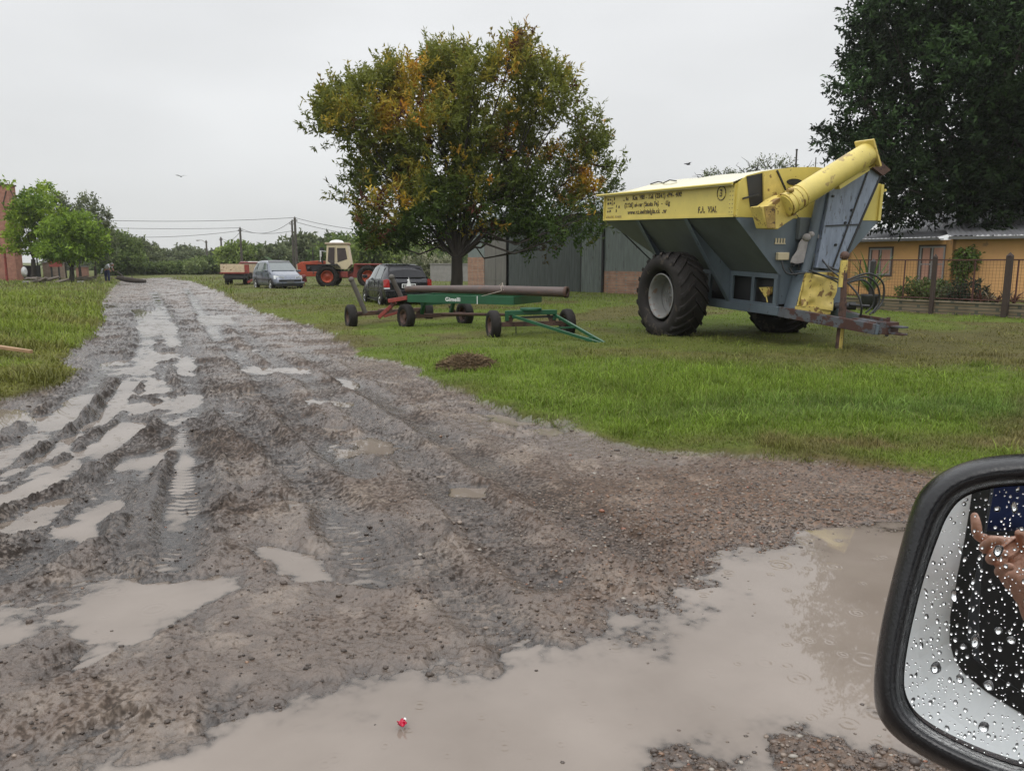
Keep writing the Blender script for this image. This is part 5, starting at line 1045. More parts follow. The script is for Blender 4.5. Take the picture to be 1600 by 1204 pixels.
for s in (-1, 1):
    m = MB()
    for x in (-.38, .62, -1.02): m.bb((x, s * .812, .34), (x + .012, s * .826, .90))
    m.build('door_seam', BLACK, root)
    m = MB(); m.bb((-.55, s * .82, .80), (-.42, s * .845, .83)); m.bb((.42, s * .82, .80), (.55, s * .845, .83)); m.build('door_handle', PLAST, root)
m = MB(); m.bb((-1.95, -.80, .36), (-1.86, .80, .60)); m.bb((-1.90, -.78, .24), (-1.80, .78, .36)); m.build('rear_bumper', CARBLK, root, bevel=.03)
m = MB(); m.bb((-1.935, -.24, .66), (-1.915, .24, .80)); pl = m.build('number_plate', WHITE, root)
m = MB(); m.bb((-1.945, -.21, .68), (-1.935, .21, .775)); m.build('plate_face', BLACK, pl)
text_mesh('lettering', 'GEK 412', .085, WHITE, pl, Matrix.Translation((-1.946, .18, .70)) @ Matrix.Rotation(rad(-90), 4, 'Z') @ Matrix.Rotation(rad(90), 4, 'X'), ext=.001)
m = MB(); m.lathe([(0, .001), (0, .045), (.02, .045)], Matrix.Translation((-1.90, .0, .90)), 16); m.build('badge', CHROME, root)
m = MB(); m.bb((-1.82, -.5, 1.0), (-1.80, .0, 1.02)); m.build('rear_wiper', BLACK, root)
# silver people carrier facing right
st = [(-2.02, .40, .85, .90, .74, .74, .66), (-1.96, .28, .92, 1.08, .82, .80, .66), (-1.80, .24, .96, 1.42, .84, .82, .60), (-1.55, .22, .97, 1.56, .85, .83, .60), (-1.0, .2, .97, 1.62, .85, .83, .62), (-.1, .2, .96, 1.62, .85, .83, .62), (.25, .2, .95, 1.56, .85, .82, .62), (1.15, .2, .93, 1.04, .84, .80, .66), (1.35, .2, .90, .97, .83, .78, .64), (1.75, .24, .76, .84, .80, .72, .58), (1.98, .28, .62, .68, .72, .62, .5), (2.05, .36, .54, .58, .62, .5, .42)]
root, body, S_, side = car('silver_people_carrier', st, CARSIL, 'blue-silver people carrier facing right, parked on the grass by the track', (-13.4, 44.3, .04), math.atan2(-.81, .58), False, 2.58, .3, [(-1.55, -1.40, -1.08, -1.08, .08, .82), (-1.0, -1.0, -.12, -.12, .08, .84), (-.04, -.04, .86, .34, .08, .84)], )
car_wheels(root, (-1.25, 1.33), .795, .31, mat('pale_alloy', (.62, .62, .62), .35, metal=.5))
m = MB(); m.grid(lambda u, v: Vector((1.11 - .84 * v + .03, (u - .5) * 2 * (.72 - .12 * v), 1.03 + .52 * v + .045)), 10, 5); m.build('windscreen', GLASSL, body, fix=False)
m = MB(); m.grid(lambda u, v: Vector((.42 - .15 * v + .035, (u - .5) * 2 * (.625 - .02 * v), 1.46 + .095 * v + .052)), 10, 2); m.build('sun_strip', GLASS, body, fix=False)
for s in (-1, 1):
    m = MB(); m.prism([Vector((1.93, s * .30, .62)), Vector((1.93, s * .34, .72)), Vector((1.72, s * .70, .80)), Vector((1.60, s * .80, .80)), Vector((1.70, s * .80, .62)), Vector((1.90, s * .62, .60))], (.10, 0, 0)); m.build('headlight', WHITEL, root)
    m = MB(); m.bb((.78, s * .84, .98), (.95, s * 1.05, 1.10)); m.build('wing_mirror', CARSIL, root, bevel=.02)
    m = MB(); m.bb((-.95, s * .855, .54), (1.0, s * .87, .59)); m.build('side_moulding', PLAST, root)
for s in (-1, 1):
    m = MB()
    for x in (-.08, .95, -1.05): m.bb((x, s * .842, .34), (x + .014, s * .858, .96))
    m.build('door_seam', BLACK, root)
    m = MB(); m.bb((-.28, s * .85, .84), (-.14, s * .875, .87)); m.bb((.7, s * .85, .84), (.84, s * .875, .87)); m.build('door_handle', PLAST, root)
m = MB(); m.bb((1.98, -.80, .34), (2.10, .80, .46)); m.build('front_bumper', CARSIL, root, bevel=.03)
m = MB(); m.bb((1.95, -.72, .22), (2.07, .72, .335)); m.bb((2.0, -.62, .47), (2.075, .62, .58)); m.build('grille', BLACK, root, bevel=.01)
m = MB(); m.bb((2.1, -.2, .40), (2.115, .2, .50)); m.build('number_plate', mat('dull_plate', (.12, .12, .12), .5), root)
# ================================================================== TRACTOR
def tractor():
    Y = 48; ax = at(514.7, 430, Y); root = empty('articulated_tractor', (ax.x, Y, .0), label='orange-red articulated tractor with cream cab and big black tyres', cat='tractor')
    root.rotation_euler = (0, 0, rad(180 + 6))      # local +X = forward = left in the photo
    wheel(root, (0, .95, .70), .68, .5, rad(90), ORANGE, 1, lugs=20, rimr=.52); wheel(root, (0, -.95, .70), .68, .5, rad(90), ORANGE, -1, lugs=20, rimr=.52)
    wheel(root, (-2.45, .95, .70), .68, .5, rad(90), ORANGE, 1, lugs=20, rimr=.52); wheel(root, (-2.45, -.95, .70), .68, .5, rad(90), ORANGE, -1, lugs=20, rimr=.52)
    m = MB()
    for w0, w1 in ((-.42, .42),):
        m.prism([(-.1, w0, 1.62), (.6, w0, 1.66), (1.62, w0, 1.58), (1.86, w0, 1.45), (1.82, w0, .95), (1.62, w0, .70), (.7, w0, .70), (.62, w0, 1.0), (1.30, w0, 1.0), (1.36, w0, 1.42), (-.1, w0, 1.40)], (0, w1 - w0, 0))
    m.build('bonnet', ORANGE, root, bevel=.03)
    m = MB(); m.bb((-.2, -.36, .95), (1.35, .36, 1.42)); m.sphere((1.15, .38, 1.2), .12, 8, 6); m.bb((.3, .36, 1.1), (.6, .42, 1.3)); m.build('engine', BLACK, root, bevel=.02)
    m = MB(); m.bb((1.83, -.40, 1.0), (1.90, .40, 1.42)); m.build('grille', CREAM, root, bevel=.02)
    m = MB(); m.tube([(.92, .2, 1.55), (.92, .2, 2.35)], .04, 8); m.build('exhaust', BLACK, root); m = MB(); m.tube([(.33, .45, 1.5), (.33, .45, 2.2)], .045, 8); m.bb((.22, .3, 2.2), (.45, .55, 2.45)); m.build('air_filter', BLACK, root)
    # cab
    zc = [(.10, 1.45), (-.45, 1.15), (-1.15, 1.15), (-1.40, 1.42), (-1.22, 2.62), (-.0, 2.62)]
    m = MB()
    for s in (-1, 1): m.prism([(x, s * .72, z) for x, z in zc], (0, -s * .04, 0))
    m.prism([(.10, -.68, 1.45), (.0, -.68, 2.62), (-.05, -.68, 2.62), (.05, -.68, 1.45)], (0, 1.36, 0)); m.prism([(-1.40, -.68, 1.42), (-1.22, -.68, 2.62), (-1.17, -.68, 2.62), (-1.35, -.68, 1.42)], (0, 1.36, 0)); m.bb((-1.2, -.66, 1.16), (-.4, .66, 1.22)); cab = m.build('cab', CREAM, root)
    for s in (-1, 1):
        for q in ([(-.02, 1.62), (-.42, 1.30), (-.47, 2.45), (-.10, 2.45)], [(-.60, 1.55), (-1.20, 1.75), (-1.10, 2.42), (-.60, 2.42)]):
            m = MB(); m.prism([(x, s * .724, z) for x, z in q], (0, s * .006, 0)); m.build('cab_window', mat('brown_glass', (.045, .032, .028), .1) if 'brown_glass' not in MATS else MATS['brown_glass'], cab)
        m = MB(); m.bb((-.53, s * .722, 1.2), (-.50, s * .73, 2.5)); m.build('door_post', mat('dark_cream_paint', (.3, .25, .16), .5) if 'dark_cream_paint' not in MATS else MATS['dark_cream_paint'], cab)  # narrow strip in a darker cream
    m = MB(); m.prism([(.105, -.6, 1.6), (.02, -.6, 2.5), (.025, -.6, 2.5), (.112, -.6, 1.6)], (0, 1.2, 0)); m.build('cab_windscreen', GLASSL, cab)
    m = MB(); m.bb((-1.3, -.78, 2.625), (.12, .78, 2.74)); m.build('cab_roof', mat('tan_roof', (.36, .28, .2), .6), root, bevel=.03)
    m = MB(); m.grid(lambda u, v: Vector((-.1 - .85 * v, -.5 + 1.0 * u, 2.75 + .17 * math.sin(math.pi * u) ** .5 * math.sin(math.pi * v) ** .4)), 10, 10); m.build('roof_hatch', WHITE, root)
    m = MB(); m.tube([(.05, .7, 2.2), (.4, .8, 2.25), (.4, .8, 1.6)], .02, 6); m.bb((.33, .72, 1.9), (.36, .9, 2.25)); m.build('wing_mirror', WHITE, root)
    m = MB(); m.prism([(-1.55, -.5, 1.48), (-3.15, -.5, 1.42), (-3.15, -.5, 1.32), (-2.0, -.5, 1.30), (-1.75, -.5, .95), (-1.9, -.5, .62), (-1.5, -.5, .62)], (0, 1.0, 0)); m.bb((-1.65, -.95, 1.40), (-3.2, .95, 1.48)); m.build('rear_body', REDP, root, bevel=.02)
    m = MB(); m.bb((-1.5, -.3, .6), (.6, .3, 1.0)); m.bb((-1.2, .35, .65), (-.75, .75, 1.0)); m.bb((-2.6, -.3, .55), (-1.9, .3, .9)); m.build('frame', REDP, root, bevel=.02)
    m = MB()
    for x in (0, -2.45): m.tube([(x, -.9, .70), (x, .9, .70)], .13, 10)
    m.build('axle', BLACK, root)
    m = MB(); m.tube([(-1.25, .3, .9), (-1.55, .3, 1.05), (-1.7, .3, .8)], .04, 6); m.build('hydraulic_ram', BLACK, root)
    for s in (-1, 1): m = MB(); m.prism([(.55, s * .72, 1.45), (-.6, s * .72, 1.47), (-.8, s * .72, 1.25), (-.6, s * .72, 1.38), (.5, s * .72, 1.40)], (0, s * .5, 0)); m.build('mudguard', BLACK, root)
    # red implement in front
    p = G(480, 448); r = empty('red_implement', (p.x, 46.5, .05), label='low dark red towed implement between the silver car and the tractor', cat='implement'); m = MB(); m.bar((-1.3, 0, .45), (.9, 0, .45), .12, .22); m.bar((-1.2, .1, .62), (.6, .1, .70), .06); m.bar((.1, -.3, .3), (.1, .5, .3), .06); m.build('beam', mat('dark_red_paint', (.17, .025, .03), .4, var=.2), r)
    m = MB()
    for x in (.0, .35, .7): m.tube([(x, -.35, .66), (x, .3, .66)], .12, 10)
    m.tube([(.1, -.2, .45), (.1, -.2, .05)], .03, 6); m.tube([(.8, -.2, .45), (.8, -.2, .05)], .03, 6); m.build('drum', mat('red_grey_drum', (.25, .09, .09), .5), r)
tractor()
# ================================================================== TRUCK
def truck():
    p = at(365, 430, 50); root = empty('old_truck', (p.x, 50, 0), rad(3), 'old dark truck with a cream wooden tipper bed behind the silver car', 'truck')
    m = MB(); m.bb((-.80, -.05, .93), (.72, .0, 1.45)); m.bb((-.80, 0, .93), (-.74, 2.8, 1.45)); m.bb((.66, 0, .93), (.72, 2.8, 1.45)); m.bb((-.8, 0, .90), (.72, 2.8, .95)); m.build('bed', mat('cream_boards', (.55, .44, .30), .7, var=.25, sc=4, spots=((.20, .09, .05), .60, 7)), root)
    m = MB(); m.bb((.74, -.1, .9), (1.02, .0, 1.42)); m.bb((-.86, -.08, .84), (1.0, .02, .92)); m.bar((.9, 0, .3), (.9, 2.5, .6), .1); m.build('tail_frame', REDP, root)
    m = MB(); m.bb((-.62, .1, .45), (.62, 3.2, .84)); m.bb((-.65, -.03, .55), (.85, .05, .72)); m.build('chassis', BLACK, root)
    for x in (-.55, .60):
        wheel(root, (x, .75, .40), .42, .30, 0, RUST, -1, rimr=.5)
    m = MB(); m.prism([(-.55, 3.0, .7), (1.55, 3.0, .7), (1.55, 3.0, 1.45), (1.42, 3.0, 1.62), (-.42, 3.0, 1.62), (-.55, 3.0, 1.45)], (0, 1.5, 0)); c = m.build('cab', mat('maroon_paint', (.13, .02, .018), .35, coat=.4), root, bevel=.06)
    m = MB(); m.bb((-.3, 2.985, 1.15), (1.3, 2.995, 1.48)); m.build('rear_window', GLASS, c)
    m = MB(); m.bar((.15, 2.9, 1.60), (1.5, 2.9, 1.60), .05, .05); m.build('cab_rim', WHITE, c)
    wheel(root, (-.4, 4.2, .40), .42, .25, 0, RUST, -1, rimr=.5); wheel(root, (1.35, 4.2, .40), .42, .25, 0, RUST, 1, rimr=.5)
truck()
# ================================================================== FAR LEFT AND BACKGROUND THINGS
p = at(12, 290, 62); rt = empty('red_brick_building', (p.x, 62, 0), label='tall red brick building cut by the left edge of the photo', cat='building'); m = MB(); m.bb((-9, 0, 0), (0, .9, p.z)); m.build('wall', BR2, rt)
m = MB(); m.bb((-9.1, -.08, p.z), (.08, .95, p.z + .12)); m.build('coping', mat('dark_coping', (.08, .045, .035), .8), rt); m = MB(); m.tube([(-.15, -.02, p.z - .4), (-.5, -.05, p.z - 1.4), (-.2, -.02, p.z - 2.4)], .03, 5); m.build('cable', BLACK, rt)
def wallobj(name, px0, px1, ytop, Y, m_, label, cat, zb=0, th=.25, depth=None):
    a = at(px0, ytop, Y); b = at(px1, ytop, Y); r = empty(name, (a.x, Y, 0), label=label, cat=cat); m = MB(); m.bb((0, 0, zb), (b.x - a.x, depth or th, a.z)); m.build('wall', m_, r)
    m = MB(); m.bb((-.05, -.05, a.z), (b.x - a.x + .05, (depth or th) + .05, a.z + .08)); m.build('coping', CONC, r); return r
wallobj('brick_yard_wall', 66, 98, 411, 66, brickmat('pale_brick', (.30, .2, .15), (.36, .26, .2), (.3, .27, .23)), 'low pale brick wall behind the lime green tree', 'wall')
wallobj('far_brick_building', 330, 392, 402, 105, BR2, 'long low red brick building far behind the truck', 'building', depth=8)
wallobj('grey_yard_wall', 672, 732, 413, 60, CONC, 'low grey concrete wall between the whitish shrub and the shed', 'wall')
r = wallobj('far_white_shed', 660, 700, 402, 130, WHITE, 'distant long white-roofed shed right of the autumn tree trunk', 'shed', depth=6)
wallobj('pink_yard_wall', 118, 136, 417, 72, mat('dusty_pink_wall', (.33, .18, .14), .8), 'short dusty pink wall behind the double trunk tree', 'wall')
q = G(62, 437.5); rt = empty('metal_gate', (q.x, 61, 0), label='grey slatted metal gate leaning behind the lime green tree trunk', cat='gate'); m = MB()
for i in range(7): m.bb((-.35 + i * .19, 0, .15), (-.24 + i * .19, .04, 1.35))
m.bb((-.4, .04, .3), (.95, .07, .36)); m.bb((-.4, .04, 1.2), (.95, .07, 1.26)); m.build('slats', CONC, rt)
q = at(30, 430, 63); rt = empty('white_tank', (q.x, 63, 0), label='white rounded tank lying behind the lime green tree', cat='tank'); m = MB(); m.tube([(-.55, 0, .8), (-.45, 0, .8), (.45, 0, .8), (.55, 0, .8)], [.2, .42, .42, .2], 16); m.build('shell', WHITE, rt); m = MB(); m.bb((-.4, -.3, 0), (-.25, .3, .42)); m.bb((.25, -.3, 0), (.4, .3, .42)); m.build('cradle', BLACK, rt)
q = at(43, 430, 64); rt = empty('open_shelter', (q.x, 64, 0), label='dark open shelter with thin roof beside the white tank', cat='shelter'); m = MB()
for x in (-.9, .9): m.bar((x, 0, 0), (x, 0, 2.2), .08)
m.build('posts', BLACK, rt); m = MB(); m.bb((-1.1, -.6, 2.2), (1.1, 1.2, 2.28)); m.build('roof', BLACK, rt); m = MB(); m.bb((-.85, .4, 0), (.85, .45, 1.3)); m.build('back_panel', BLACK, rt)
q = G(78, 440); m = MB(); m.tube([(0, 0, -.1), (0.02, 0, 2.6)], [.10, .08], 8); m.tube([(0, 0, 1.7), (.18, 0, 1.9)], .03, 5); o = m.build('fence_post', REDP); o.location = (q.x, 58, 0); tag(o, 'reddish standing post between the lime green tree and the double trunk tree', 'post')
q = at(82, 404, 63); rt = empty('red_crate', (q.x, 63, 0), label='red box seen through the branches above the pale brick wall', cat='box'); m = MB(); m.bb((-.35, 0, 1.2), (.45, .5, 1.95)); m.build('shell', REDP, rt); m = MB(); m.bb((-.3, .1, 0), (-.2, .2, 1.2)); m.bb((.3, .1, 0), (.4, .2, 1.2)); m.build('legs', BLACK, rt)
# wood pile and logs
rr = random.Random(5); q = G(74, 446); GRL = 'stacked logs of the wood pile'
for i in range(15):
    a = rr.uniform(-.5, .5); l = rr.uniform(.6, 1.1); m = MB(); d = Vector((math.cos(a), math.sin(a), rr.uniform(-.1, .35))) * l / 2; r_ = rr.uniform(.05, .1); m.tube([-d, d], [r_, r_ * .85], 8); o = m.build('log', WOOD); o.location = (q.x + rr.uniform(-1.0, 1.0), q.y + rr.uniform(-.4, .4), .22 + rr.random() * .3); tag(o, 'short cut log lying in the wood pile by the lime green tree', 'log', GRL)
for i, (px, py) in enumerate(((43, 445), (127, 445), (96, 444), (38, 439))):
    q = G(px, py); m = MB(); m.box((0, 0, .08), (rr.uniform(.3, .6), .25, .16), Matrix.Rotation(rr.random(), 4, 'Z')); o = m.build('rubble', CONC, bevel=.04); o.location = (q.x, q.y, .12); tag(o, ['pale rubble lump left of the wood pile', 'pale rubble lump near the double trunk tree', 'pale rubble lump right of the wood pile', 'small rubble lump behind the lime green tree trunk'][i], 'rubble')
q = G(167, 446); rt = empty('fallen_log', (q.x, 56, .18), label='dark fallen log lying at the feet of the bent person', cat='log'); m = MB(); m.tube([(-.9, 0, .30), (-.2, -.1, .16), (.5, -.1, .06), (1.15, 0, 0.02)], [.14, .2, .17, .12], 10); m.build('stem', BARK, rt); m = MB(); m.tube([(-.3, 0, .2), (-.9, .1, .7), (-1.2, .1, .75)], [.06, .04, .02], 6); m.tube([(.2, 0, .1), (.1, .1, .5)], [.05, .02], 6); m.build('branch', BARK, rt)
q = G(150, 440); rt = empty('brush_pile', (q.x + 1.4, 59, .1), label='low heap of cut branches right of the bent person', cat='brush pile'); m = MB()
for i in range(22): a = rr.uniform(-.4, .4); c = Vector((rr.uniform(-.9, .9), rr.uniform(-.3, .3), rr.uniform(0, .4))); d = Vector((math.cos(a), math.sin(a), rr.uniform(-.1, .3))) * .5; m.tube([c - d, c + d], [.03, .015], 5)
m.build('branches', WOOD, rt)
q = G(205, 437); m = MB()
for i in range(12): a = rr.uniform(0, 3); c = Vector((rr.uniform(-.9, .9), 0, rr.uniform(0, .15))); d = Vector((math.cos(a) * .5, 0, .06)); m.tube([c - d, c + d], .02, 5)
o = m.build('twig_heap', WOOD); o.location = (q.x, q.y - 3, .1); tag(o, 'thin heap of twigs on the left verge of the track', 'twigs')
# ================================================================== PERSON BENDING (far left)
def skin_chain(verts, edges, radii, name, m_, parent=None, sub=1, root=0):
    me = bpy.data.meshes.new(name); me.from_pydata(verts, edges, []); o = link(name, me, m_, parent)
    sm_ = o.modifiers.new('skin', 'SKIN'); sm_.use_smooth_shade = True
    for i, r in enumerate(radii): me.skin_vertices[0].data[i].radius = (r, r) if not isinstance(r, tuple) else r
    me.skin_vertices[0].data[root].use_root = True
    s = o.modifiers.new('sub', 'SUBSURF'); s.levels = sub; s.render_levels = sub; return o
SKIN = mat('skin', (.36, .19, .13), .5, var=.12, sc=20); NAVY = mat('navy_cloth', (.020, .028, .075), .85, var=.2); WCL = mat('white_cloth', (.62, .64, .68), .85, var=.1); HAIR = mat('dark_hair', (.03, .022, .018), .7)
def bent_person():
    q = G(150, 444); root = empty('person', (q.x, 57.5, .06), label='person in dark blue trousers and white top bending down beside the fallen log', cat='person')
    V = [(0, 0, .88), (-.02, 0, .98), (.05, -.02, 1.15), (.16, -.04, 1.28), (.30, -.05, 1.33), (.38, -.06, 1.33), (-.09, 0, .85), (-.11, .0, .48), (-.12, .05, .08), (-.10, -.12, .03), (.10, 0, .85), (.14, -.05, .48), (.12, .02, .08), (.14, -.14, .03), (.26, -.22, 1.28), (.34, -.26, 1.02), (.46, -.24, .80), (.26, .14, 1.28), (.38, .14, 1.02), (.50, .06, .82)]
    Ed = [(0, 1), (1, 2), (2, 3), (3, 4), (4, 5), (0, 6), (6, 7), (7, 8), (8, 9), (0, 10), (10, 11), (11, 12), (12, 13), (3, 14), (14, 15), (15, 16), (3, 17), (17, 18), (18, 19)]
    Rr = [.15, .15, .15, .16, .06, .06, .10, .07, .045, .04, .10, .07, .045, .04, .06, .045, .03, .06, .045, .03]
    skin_chain(V, Ed, Rr, 'body', SKIN, root)
    skin_chain([(0, 0, .90), (-.09, 0, .84), (-.11, 0, .48), (-.12, .05, .12), (.10, 0, .84), (.14, -.05, .48), (.12, .02, .12), (-.01, 0, 1.0)], [(0, 1), (1, 2), (2, 3), (0, 4), (4, 5), (5, 6), (0, 7)], [.17, .12, .09, .07, .12, .09, .07, .17], 'trousers', NAVY, root)
    skin_chain([(-.02, 0, .99), (.05, -.02, 1.15), (.16, -.04, 1.28), (.26, -.22, 1.28), (.33, -.25, 1.08), (.26, .14, 1.28), (.36, .14, 1.08), (.24, -.04, 1.32)], [(0, 1), (1, 2), (2, 3), (3, 4), (2, 5), (5, 6), (2, 7)], [.165, .17, .185, .075, .06, .075, .06, .09], 'shirt', WCL, root)
    m = MB(); m.sphere((.46, -.06, 1.32), .115, 14, 10, (1.1, .85, 1)); m.tube([(.52, -.06, 1.25), (.56, -.06, 1.23)], .03, 6); m.build('head', SKIN, root); m = MB(); m.sphere((.445, -.06, 1.35), .122, 14, 10, (1.05, .9, .95)); m.build('hair', mat('grey_hair', (.25, .24, .23), .8), root)
    m = MB(); m.grid(lambda u, v: Vector((-.30 + .12 * u - .1 * v, -.1, 1.0 - .35 * v + .05 * u)), 3, 3); b = m.build('white_bag', WCL, root, fix=False); s = b.modifiers.new('thick', 'SOLIDIFY'); s.thickness = .1
bent_person()
# ================================================================== BIRDS, LITTER, PLANK, STRAW
def bird(px, py, Y, sp, label, a):
    p = at(px, py, Y); r = empty('flying_bird', tuple(p), a, label, 'bird'); m = MB(); m.tube([(-.16, 0, 0), (-.05, 0, .0), (.08, 0, .01), (.15, 0, .02), (.2, 0, .015)], [.01, .045, .045, .025, .005], 8); m.add([(-.16, -.02, 0), (-.16, .02, 0), (-.27, .05, 0), (-.27, -.05, 0)], [(0, 1, 2, 3)])
    m.build('body', mat('dark_feathers', (.05, .05, .05), .8) if 'dark_feathers' not in MATS else MATS['dark_feathers'], r)
    for s in (-1, 1):
        m = MB(); P3 = [(.07, s * .03, .02), (.10, s * .2, .12), (-.02, s * .45, .08), (-.08, s * .2, .09), (-.06, s * .03, .02)]; m.prism(P3, (0, 0, .006)); m.build('wing', MATS['dark_feathers'], r)
    r.scale = (sp, sp, sp)
bird(283, 276, 60, 1.0, 'small dark bird flying over the far end of the track', 2.2)
bird(1075, 257, 40, .8, 'small dark bird flying above the yellow lid of the cart', .4)
q = G(628, 1137, WL); rt = empty('red_litter', (q.x, q.y, WL + .012), label='scrap of crumpled red litter floating in the near puddle', cat='litter'); m = MB(); m.grid(lambda u, v: Vector(((u - .5) * .026 + .004 * math.sin(9 * v), (v - .5) * .03 + .004 * math.sin(11 * u), .009 * math.sin(7 * u + 5 * v) + .010)), 8, 8); o = m.build('wrapper', mat('red_foil', (.50, .012, .05), .3, var=.3, sc=60), rt, fix=False); s = o.modifiers.new('t', 'SOLIDIFY'); s.thickness = .002
m = MB(); m.grid(lambda u, v: Vector((.006 + u * .008, .004 + v * .01, .018 + .003 * math.sin(5 * u))), 2, 2); m.build('pale_flap', WHITE, rt, fix=False)
q = G(30, 570); m = MB(); m.prism([(-1.3, .25, .0), (-.3, .12, .02), (.42, -.14, .0), (.40, -.18, .0), (-.3, .0, .02), (-1.3, .08, .0)], (0, 0, .05)); o = m.build('wooden_plank', mat('orange_wet_wood', (.33, .20, .11), .6, var=.25, sc=5, stretch=(1, 5, 1)), bevel=.006); o.location = (q.x - .1, q.y, .22); o.rotation_euler = (0, rad(3), 0); tag(o, 'pale orange plank lying on the left grass verge', 'plank')
STRAW = leafmat('straw', .1, .8, .2)
q = G(732, 582); rg = np.random.default_rng(6); n = 2600; th = rg.random(n) * 6.283; rr_ = np.sqrt(rg.random(n)); P_ = np.stack([rr_ * np.cos(th) * .42, rr_ * np.sin(th) * .34, .20 * (1 - rr_ ** 2) * (.7 + .3 * rg.random(n))], 1); D_ = nrm(rg.normal(size=(n, 3)) * np.array([1, .8, .25])); l = .10 * (.5 + rg.random((n, 1))); sd = nrm(np.cross(D_, rg.normal(size=(n, 3)))) * .004
V = np.stack([P_ - D_ * l - sd, P_ - D_ * l + sd, P_ + D_ * l + sd, P_ + D_ * l - sd], 1).reshape(-1, 3); c = np.repeat(np.array([.17, .12, .07]) * (.5 + .9 * rg.random((n, 1))), 4, 0)
rt = empty('straw_heap', (q.x, q.y, .06), label='small brown heap of dead straw at the grass edge', cat='straw heap'); npm('stalks', V, np.arange(len(V)).reshape(-1, 4), STRAW, rt, c)
m = MB(); m.grid(lambda u, v: Vector((.40 * v * math.cos(6.283 * u), .32 * v * math.sin(6.283 * u), .17 * (1 - v * v))), 20, 6); m.build('core', mat('dead_straw_core', (.10, .06, .03), .9, bump=.8, bsc=60), rt)
# ================================================================== PEBBLES, CLODS, GRASS
ICO = None
def ico():
    bm = bmesh.new(); bmesh.ops.create_icosphere(bm, subdivisions=1, radius=1); v = np.array([x.co[:] for x in bm.verts]); f = np.array([[q.index for q in g.verts] for g in bm.faces]); bm.free(); return v, f
def stones(name, n, posf, size, pal, label, m_, seed, flat=.6):
    rg = np.random.default_rng(seed); x, y = posf(rg, n); H, rm, sd_, gr, pm, cm, cl, ro = heights(x, y); ok = (rm > .6); 
    ok &= ((H > WL - size[0] * .5) | ((rg.random(n) < .05) & (H > WL - .03))); x, y, H, gr_ = x[ok], y[ok], np.maximum(H, WL - .001)[ok], gr[ok]; n = len(x)
    s = size[0] * np.exp(rg.normal(size=n) * size[1]); v, f = ico(); A = rg.normal(size=(n, 3, 3)); q, _ = np.linalg.qr(A); sc = np.stack([1 + .4 * rg.random(n), .8 + .3 * rg.random(n), flat + .2 * rg.random(n)], 1)
    B = v[None] * (1 + .25 * rg.normal(size=(n, len(v), 1)) * .6); B = np.einsum('nij,nvj->nvi', q, B) * (sc * s[:, None])[:, None, :]; B = B + np.stack([x, y, H + s * .12], 1)[:, None, :]
    c = pal(rg, n); V = B.reshape(-1, 3); F = (f[None] + (np.arange(n) * len(v))[:, None, None]).reshape(-1, 3); o = npm(name, V, F, m_, None, np.repeat(c, len(v), 0), smooth=True); tag(o, label, name.replace('_', ' '), kind='stuff'); return o
def pebpal(rg, n):
    b = np.array([[.12, .088, .068], [.18, .14, .11], [.07, .052, .042], [.22, .13, .08], [.22, .085, .045], [.30, .27, .23]]); k = rg.choice(6, n, p=[.40, .20, .31, .045, .012, .033]); return b[k] * (.7 + .5 * rg.random((n, 1)))
PEB = mat('wet_pebble', None, .35, var=.25, sc=60, attr=True, spec=.6)
def pp1(rg, n):
    k = rg.choice(4, n, p=[.46, .30, .15, .09]); cx = np.array([1.5, 3.3, 1.1, .2])[k]; cy = np.array([4.1, 5.2, 2.1, 4.5])[k]; sx_ = np.array([.75, 1.1, .55, 2.2])[k]; sy_ = np.array([.75, .65, .18, 1.8])[k]; return cx + rg.normal(size=n) * sx_, cy + rg.normal(size=n) * sy_
stones('gravel', 27000, pp1, (.0050, .42), pebpal, 'wet brown and grey gravel along the edge of the near puddle', PEB, 3)
def clodpal(rg, n): return np.array([.055, .041, .032]) * (.6 + .9 * rg.random((n, 1)))
def pp2(rg, n):
    y = 1.5 + 14 * rg.random(n) ** 1.6; x = (rg.random(n) * 1.5 - .95) * (y + .4); return x, y
stones('mud_clods', 9000, pp2, (.0055, .45), clodpal, 'small dark lumps of mud strewn over the wet track', mat('wet_mud_clod', None, .5, var=.3, sc=30, attr=True, bump=.6, bsc=60, spec=.5), 4, .5)
